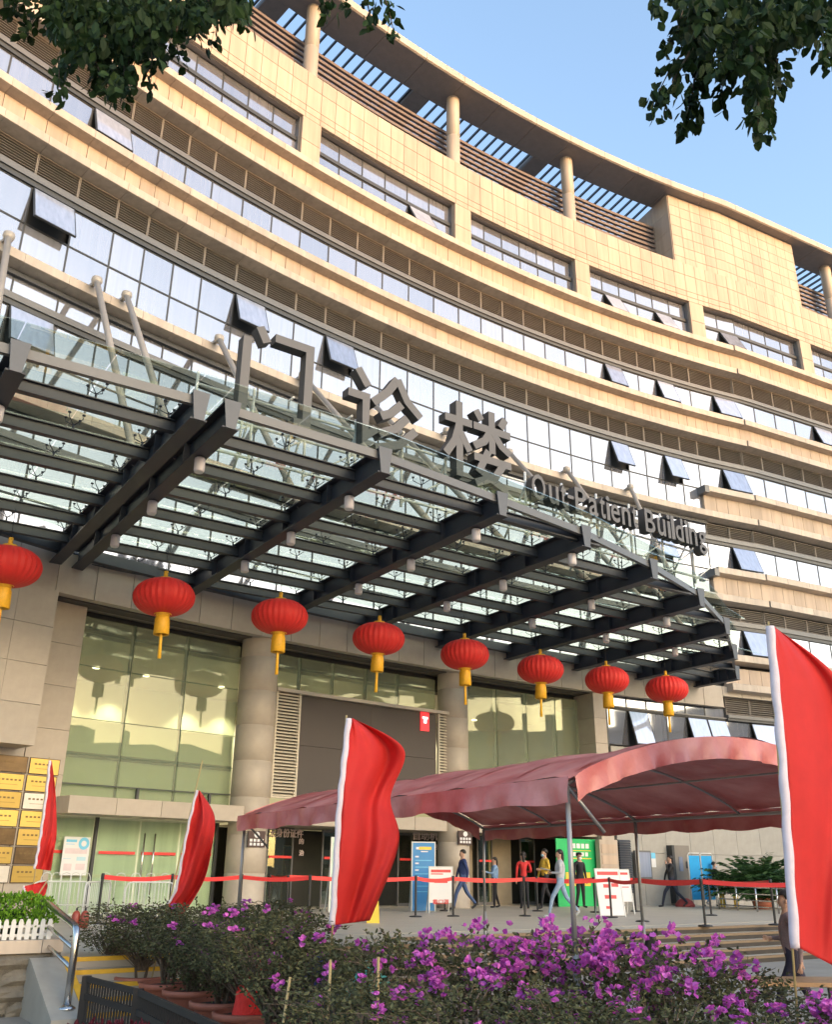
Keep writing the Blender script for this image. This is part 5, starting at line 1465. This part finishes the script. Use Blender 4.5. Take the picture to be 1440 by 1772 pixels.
barrier(far(152, 1500, 19.6), far(196, 1500, 21.4), 'short white barrier turned towards the doors')
barrier(far(222, 1500, 20.4), far(306, 1500, 20.8), 'white barred barrier behind the leaning red flag')
barrier(far(75, 1500, 21.8), far(158, 1500, 22.2), 'row of white hoops behind the poster', .97, hoop=True)
barrier(far(172, 1500, 22.0), far(300, 1500, 22.6), 'row of white hoops before the door handles', .97, hoop=True)
for x, lab in ((143, 'left one of two small red extinguishers standing at the platform edge'), (158, 'right one of two small red extinguishers standing at the platform edge')):
    t = thing('fire_extinguisher', lab, 'extinguisher', Vector((far(x, 1500, 19.2).x, 19.2, ZP + .008)))
    MB().lathe([(.001, 0), (.075, 0), (.08, .03), (.08, .22), (.06, .27), (.025, .30), (.001, .30)], 16).build('cylinder', mat('faded red enamel', (.30, .05, .03), .4), t, local=True)
    MB().lathe([(.02, .29), (.022, .34), (.001, .345)], 8).build('valve', M['black'], t, local=True); MB().beam((0, 0, .35), (.07, 0, .37), .015, .012).build('handle', M['black'], t, local=True)

# ================================================================ GROUND FLOOR, RIGHT OF THE ENTRANCE
def wall_item(name, label, x0, x1, ytop, ybot, e, depth, m_, cat, builder=None):
    s0, zt = s_at(x0, ytop, e); s1, _ = s_at(x1, ytop, e); _, zb_ = s_at(x0, ybot, e); zb_ = max(ZP + .01, zb_)
    w, h = s1 - s0, zt - zb_
    t = thing(name, label, cat, wp(s0, e, zb_), heading((s0 + s1) / 2)); return t, w, h
t, w, h = wall_item('shutter_box', 'cream cabinet with framed panels beside the green poster', 1037, 1068, 1452, 1560, .02, .3, None, 'cabinet')
MB().box(0, w, 0, .22, 0, h).build('body', M['cream2'], t, local=True)
for i in range(5): MB().box(.08, w - .08, -.018, 0, .12 + (h - .2) / 5 * i, .12 + (h - .2) / 5 * i + (h - .2) / 5 - .08).build('panel', M['cream'], t, local=True)
t, w, h = wall_item('roller_shutter', 'grey louvred shutter left of the small wall window', 1070, 1090, 1452, 1545, .0, .2, None, 'shutter')
n = 22
for i in range(n): MB().hexa([(0, -.05, h / n * i), (0, .0, h / n * i + h / n * .9), (0, .03, h / n * i + h / n * .9), (0, .03, h / n * i)], [(w, -.05, h / n * i), (w, .0, h / n * i + h / n * .9), (w, .03, h / n * i + h / n * .9), (w, .03, h / n * i)]).build('slat', M['steel2'], t, local=True)
t, w, h = wall_item('wall_window', 'small dark framed service window in the pale wall', 1098, 1121, 1474, 1517, -.1, .1, None, 'window')
MB().box(-.06, w + .06, -.10, .0, -.06, h + .06).build('frame', M['framelight'], t, local=True); MB().box(0, w, -.112, -.102, 0, h).build('pane', M['sash'], t, local=True)
t, w, h = wall_item('wall_notice', 'small blue and white notice on the wall behind the thin tent post', 1124, 1133, 1475, 1500, -.18, .1, None, 'notice')
MB().box(0, w, -.03, 0, 0, h).build('sheet', WPR, t, local=True); prints(t, w, [(0.0, w, h * .6, h, BPR)], .027)
t, w, h = wall_item('lift_door', 'brown grey metal door pillar right of the walking man in black', 1166, 1192, 1462, 1563, .05, .4, None, 'door')
MB().box(0, w, 0, .3, 0, h).build('leaf', mat('brown grey metal door', (.20, .175, .15), .45), t, local=True); MB().box(w * .25, w * .5, -.012, 0, h * .55, h * .8).build('window', M['sash'], t, local=True); MB().box(w * .7, w * .85, -.02, 0, h * .6, h * .72).build('plate', M['steel2'], t, local=True); MB().box(-.12, 0, -.02, .3, 0, h).build('jamb', M['frame'], t, local=True)
BSC = mat('bright blue screen cloth', (.02, .32, .66), .8, var=.06, scale=6)
t = thing('folding_screen', 'pair of bright blue medical folding screens on wheels', 'folding screen', Vector((far(1192, 1500, 35.2).x, 35.2, ZP + .01)), R_(20))
for i, (x0, tilt_) in enumerate(((0, .0), (.62, .12))):
    MB().hexa([(x0 + .04, tilt_, .22), (x0 + .56, tilt_ + .08, .22), (x0 + .56, tilt_ + .08, 1.70), (x0 + .04, tilt_, 1.70)], [(x0 + .04, tilt_ + .01, .22), (x0 + .56, tilt_ + .09, .22), (x0 + .56, tilt_ + .09, 1.70), (x0 + .04, tilt_ + .01, 1.70)]).build('cloth', BSC, t, local=True)
    MB().tube([(x0, tilt_, .06), (x0, tilt_, 1.70), (x0 + .05, tilt_, 1.78), (x0 + .55, tilt_ + .08, 1.78), (x0 + .60, tilt_ + .08, 1.70), (x0 + .60, tilt_ + .08, .06)], .02, 8).build('frame', M['white'], t, local=True)
    for q in (x0, x0 + .6): MB().lathe([(.001, 0), (.03, .005), (.035, .03), (.03, .055), (.001, .06)], 10, (q, tilt_ + (.08 if q > x0 else 0), 0)).build('wheel', M['black'], t, local=True)
t = thing('red_cover', 'dark red covered object on the floor beside the blue screens', 'cover', Vector((far(1180, 1500, 35).x, 35, ZP + .01)))
MB().lathe([(.34, 0), (.36, .05), (.25, .2), (.12, .27), (.001, .28)], 14, wob=-.08).build('cloth', mat('dull red cloth', (.28, .05, .05), .8), t, local=True)
t = thing('yellow_box', 'yellow box on legs behind the steel fence', 'box', Vector((far(1256, 1500, 35).x, 35, ZP + .01)))
MB().box(-.3, .3, -.2, .2, .52, .80).build('body', YPR, t, local=True)
for sx in (-.24, .24):
    for sy in (-.15, .15): MB().box(sx - .03, sx + .03, sy - .03, sy + .03, 0, .52).build('leg', YPR, t, local=True)
sf = thing('steel_fence', 'low stainless steel fence before the palm at the right', 'fence', far(1300, 1500, 30.5) * 1); sf.location.z = ZP
A_, B_ = far(1238, 1500, 33), far(1420, 1500, 27)
for i in range(6):
    p = A_.lerp(B_, i / 5); MB().tube([(p.x, p.y, ZP), (p.x, p.y, ZP + .72)], .03, 8).build('post', M['chrome'], sf)
for z_ in (.15, .33, .51, .70): MB().tube([(A_.x, A_.y, ZP + z_), (B_.x, B_.y, ZP + z_)], .018, 8).build('rail', M['chrome'], sf)
# potted palm
random.seed(31); pal = thing('palm_bush', 'dark green palm with arching fronds at the right behind the fence', 'palm', far(1312, 1500, 33.4) * 1); pal.location.z = ZP
for i in range(150):
    a = random.uniform(0, 6.28); el = random.uniform(.45, 1.45); L_ = random.uniform(1.5, 2.5); mb = MB(); pts = []
    for j in range(9):
        q = j / 8; r = math.cos(el) * L_ * q * (1 + .25 * q); z_ = .25 + math.sin(el) * L_ * q - .75 * q * q * L_ * .5
        pts.append(Vector((math.cos(a) * r, math.sin(a) * r, z_)))
    mb.tube(pts, [.014, .013, .012, .011, .01, .008, .006, .004, .002], 4, False)
    for j in range(1, 9):
        d = (pts[j] - pts[j - 1]).normalized(); s_ = d.cross(Vector((0, 0, 1))).normalized()
        for sg in (-1, 1):
            for q in (0, .5): add_leaf(mb, pts[j].lerp(pts[j - 1], q), d * .7 + s_ * sg - Vector((0, 0, .35)), .38 * (1.1 - .06 * j), .06, .05)
    mb.build('frond', M['leafpalm'], pal, local=True)
MB().lathe([(.001, 0), (.28, 0), (.36, .38), (.33, .38), (.3, .3), (.001, .3)], 20).build('pot', M['terracotta'], pal, local=True)
# wooden table, bundles behind the shrubs
tb = thing('wooden_table', 'low brown wooden table left of the largest flag', 'table', Vector((far(1345, 1500, 10.4).x, 10.4, ZG)))
MB().box(-.42, .55, -.3, .3, .64, .68).build('table_top', mat('warm brown wood', (.30, .17, .08), .5, var=.25, scale=8), tb, local=True)
for sx in (-.36, .49):
    for sy in (-.25, .25): MB().box(sx - .025, sx + .025, sy - .025, sy + .025, 0, .64).build('leg', M['black'], tb, local=True)
def bundle(name, label, px, py, Y, r, m_, cat):
    p = far(px, py, Y); random.seed(int(px)); t = thing(name, label, cat, (p.x, p.y, ZG)); mb = MB(); mb.smooth = True; n, q = 16, 10; hh = p.z - ZG + r * .8
    for j in range(q + 1):
        for i in range(n):
            a = 2 * math.pi * i / n; la = j / q; rr = r * (1 - .75 * la ** 2.5) * (1 + .14 * math.sin(a * 3 + la * 4) + random.uniform(-.06, .06))
            mb.v.append((rr * math.cos(a), rr * math.sin(a), hh * la * (1 + random.uniform(-.02, .02))))
    for j in range(q):
        for i in range(n): mb.face([j * n + i, j * n + (i + 1) % n, (j + 1) * n + (i + 1) % n, (j + 1) * n + i])
    mb.face([q * n + i for i in range(n)]); mb.build('cloth', m_, t, local=True)
    MB().tube([(0, 0, hh * .97), (.0, 0, hh * 1.05)], [r * .2, r * .26], 8).build('knot', m_, t, local=True)
bundle('cloth_bundle', 'bright red cloth bundle seen through the shrub stems', 446, 1705, 9.9, .26, colour('bright red cloth', (.75, .03, .02)), 'bundle')
bundle('cloth_bundle', 'dark blue cloth bundle seen through the shrubs', 545, 1722, 10.3, .42, colour('dark blue cloth', (.03, .05, .22)), 'bundle')
bundle('plastic_bag', 'pale teal plastic bag seen through the shrubs', 640, 1728, 9.9, .36, colour('teal plastic', (.10, .42, .36)), 'bag')
bundle('black_bag', 'black bag at the foot of the steps beside the purple flowers', 1128, 1650, 11.6, .2, blk, 'bag')
for x0, y0, x1, y1, Y, lab in ((502, 1690, 487, 1790, 7.9, 'thin bamboo cane leaning beside the last pot'), (572, 1660, 566, 1800, 7.5, 'light brown bamboo cane standing left of centre'), (655, 1655, 652, 1800, 7.2, 'dark bamboo cane standing at the centre')):
    mb = MB(); a, b_ = far(x0, y0, Y), far(x1, y1, Y); d = (b_ - a); k = (a.z - ZG) / (a.z - b_.z); mb.tube([a, a + d * k], .011, 7)
    o = mb.build('bamboo_cane', MATS['bamboo yellow pole']); tag(o, lab, 'cane')

# ================================================================ OVERHANGING TREES
def overhang(label, seed, trunk, limb_pts, twigs, mass, leaf_len, leaf_w, Yr):
    random.seed(seed); t = thing('overhanging_tree', label, 'tree', (trunk[0], trunk[1], ZG))
    tr_ = [Vector((trunk[0], trunk[1], ZG)), Vector((trunk[0] + .1, trunk[1] + .1, 1.2)), Vector((trunk[0] + .3, trunk[1] + .5, 3.8)), limb_pts[0]]
    MB().tube(tr_, [.22, .17, .13, .09], 14).build('trunk', M['bark'], t)
    MB().tube(limb_pts, [.09 - .065 * i / (len(limb_pts) - 1) for i in range(len(limb_pts))], 10).build('limb', M['bark'], t)
    lv = MB(); tw_ = MB()
    def leaves(p, d, n):
        for i in range(n):
            q = p + rvec() * .07; add_leaf(lv, q, d * .5 + rvec() * .9 + Vector((0, 0, -.5)), leaf_len * random.uniform(.75, 1.15), leaf_w * random.uniform(.8, 1.15), .08)
    for (x0, y0), (x1, y1), dens in twigs:
        Y = random.uniform(*Yr); a, b_ = far(x0, y0, Y + random.uniform(-.2, .2)), far(x1, y1, Y)
        m_ = a.lerp(b_, .5) + rvec() * .06; tw_.tube([a, m_, b_], [.010, .006, .002], 5, False)
        n = int((b_ - a).length / .045)
        for i in range(n + 1):
            q = i / max(1, n); p = (a.lerp(m_, q * 2) if q < .5 else m_.lerp(b_, q * 2 - 1)); leaves(p, (b_ - a).normalized(), dens)
    for (x0, y0, x1, y1, n) in mass:
        for i in range(n):
            p = far(random.uniform(x0, x1), random.uniform(y0, y1), random.uniform(Yr[0] - .2, Yr[1] + .9)); leaves(p, Vector((0, 0, -1)), 3)
    tw_.build('twigs', M['bark'], t)['kind'] = 'stuff'; lv.build('leaves', M['leafdark'], t)
    for i in range(10):
        pass
Lp = [far(-420, -260, 4.2), far(-150, -190, 4.6), far(120, -130, 4.9), far(400, -110, 5.2), far(640, -90, 5.4)]
overhang('tree whose dark leafy branch hangs into the upper left corner', 41, (-5.2, 1.5), Lp,
         [((60, -20), (18, 22), 3), ((90, 0), (48, 58), 4), ((130, 30), (100, 172), 3), ((150, 40), (120, 120), 4), ((180, 60), (165, 150), 4), ((200, 40), (212, 168), 4), ((150, 60), (190, 172), 4), ((260, 40), (262, 142), 4), ((240, 60), (225, 140), 4), ((310, 20), (312, 105), 4),
          ((340, 20), (368, 84), 3), ((360, 0), (384, 50), 3), ((380, -20), (425, 48), 3), ((550, -40), (572, 28), 3), ((590, -30), (600, 18), 2), ((640, -40), (642, 36), 3), ((650, -40), (682, 58), 3), ((20, -20), (30, 10), 3), ((280, 60), (288, 100), 4)],
         [(40, -140, 430, 0, 620), (85, 0, 345, 55, 600), (120, 50, 280, 100, 220), (330, -20, 430, 30, 200), (180, 100, 220, 150, 40), (-60, -160, 60, -20, 120)], .092, .056, (4.7, 5.5))
Rp = [far(1900, -260, 4.2), far(1700, -200, 4.5), far(1500, -160, 4.8), far(1300, -120, 5.0), far(1120, -90, 5.2)]
overhang('tree whose dark leafy branch hangs into the upper right corner', 43, (5.6, 1.3), Rp,
         [((1160, -20), (1142, 22), 3), ((1210, 60), (1126, 188), 3), ((1200, 80), (1150, 190), 3), ((1210, 100), (1180, 224), 4), ((1230, 80), (1196, 212), 4), ((1180, 20), (1146, 90), 3), ((1260, 90), (1248, 178), 4), ((1300, 80), (1312, 228), 4), ((1310, 100), (1330, 222), 3), ((1330, 80), (1352, 150), 3), ((1320, 60), (1290, 160), 4), ((1420, 20), (1424, 108), 3), ((1440, 10), (1446, 96), 3)],
         [(1160, -140, 1460, 10, 420), (1180, 0, 1400, 70, 360), (1205, 60, 1330, 125, 130), (1290, 130, 1330, 200, 40), (1385, 0, 1450, 50, 60)], .11, .066, (4.7, 5.4))

# ================================================================ THE STREET'S OTHER SIDE (low blocks mirrored in the glass; added tall blocks shade the lower floors)
def block(cx, cy, w, d, h, ang, label, colr, n):
    t = thing('apartment_block', label, 'building', (cx, cy, ZG), ang)
    m_ = mat('plaster %s' % n, colr, .8, var=.1, scale=.3)
    MB().box(-w / 2, w / 2, -d / 2, d / 2, 0, h).build('wall', m_, t, local=True)
    MB().box(-w / 2 - .2, w / 2 + .2, -d / 2 - .2, d / 2 + .2, h, h + .6).build('parapet', m_, t, local=True)
    MB().box(-2.5, 2.5, -2, 2, h + .6, h + 3.2).build('stair_head', m_, t, local=True)
    mb = MB()
    for z_ in range(int(h / 3.1)):
        x = -w / 2 + 1.2
        while x < w / 2 - 2: mb.box(x, x + 1.5, -d / 2 - .04, -d / 2 + .02, 1 + z_ * 3.1, 2.5 + z_ * 3.1); mb.box(x, x + 1.5, d / 2 - .02, d / 2 + .04, 1 + z_ * 3.1, 2.5 + z_ * 3.1); x += 3.0
    mb.build('window_rows', MATS['dark interior'], t, local=True)
# tall unseen blocks added towards the low sun to shade the lower floors
sd2 = Vector((math.sin(SUN_AZ), math.cos(SUN_AZ))); pd = Vector((-sd2.y, sd2.x))
c0 = Vector((6, 33)) + sd2 * 260
for i, (o_, w_, dh) in enumerate(((-42, 27, .8), (-14, 28, 0), (14, 27, -1.2), (42, 28, .5))):
    c = c0 + pd * o_; block(c.x, c.y, w_, 14, 19.5 - ZG + 253 * math.tan(SUN_EL) + dh, math.atan2(pd.y, pd.x), ['tall grey block behind the viewer, far left of four', 'tall beige block behind the viewer, second of four', 'tall cream block behind the viewer, third of four', 'tall tan block behind the viewer, last of four'][i], (.3 + .03 * i, .28, .25), i)
for i, (x, y, w_, h_, a_) in enumerate(((82, 36, 20, 15.5, 80), (84, 13, 19, 17, 88), (92, 60, 24, 19, 75), (80, -9, 18, 14.5, 95))):
    block(x, y, w_, 12, h_, R_(a_), ['low block right of the viewer, nearest the hospital line', 'low block right of the viewer with a flat roof', 'block right of the viewer, furthest along the street', 'small block right of the viewer by the crossing'][i], (.34, .31 - .02 * i, .26), 10 + i)
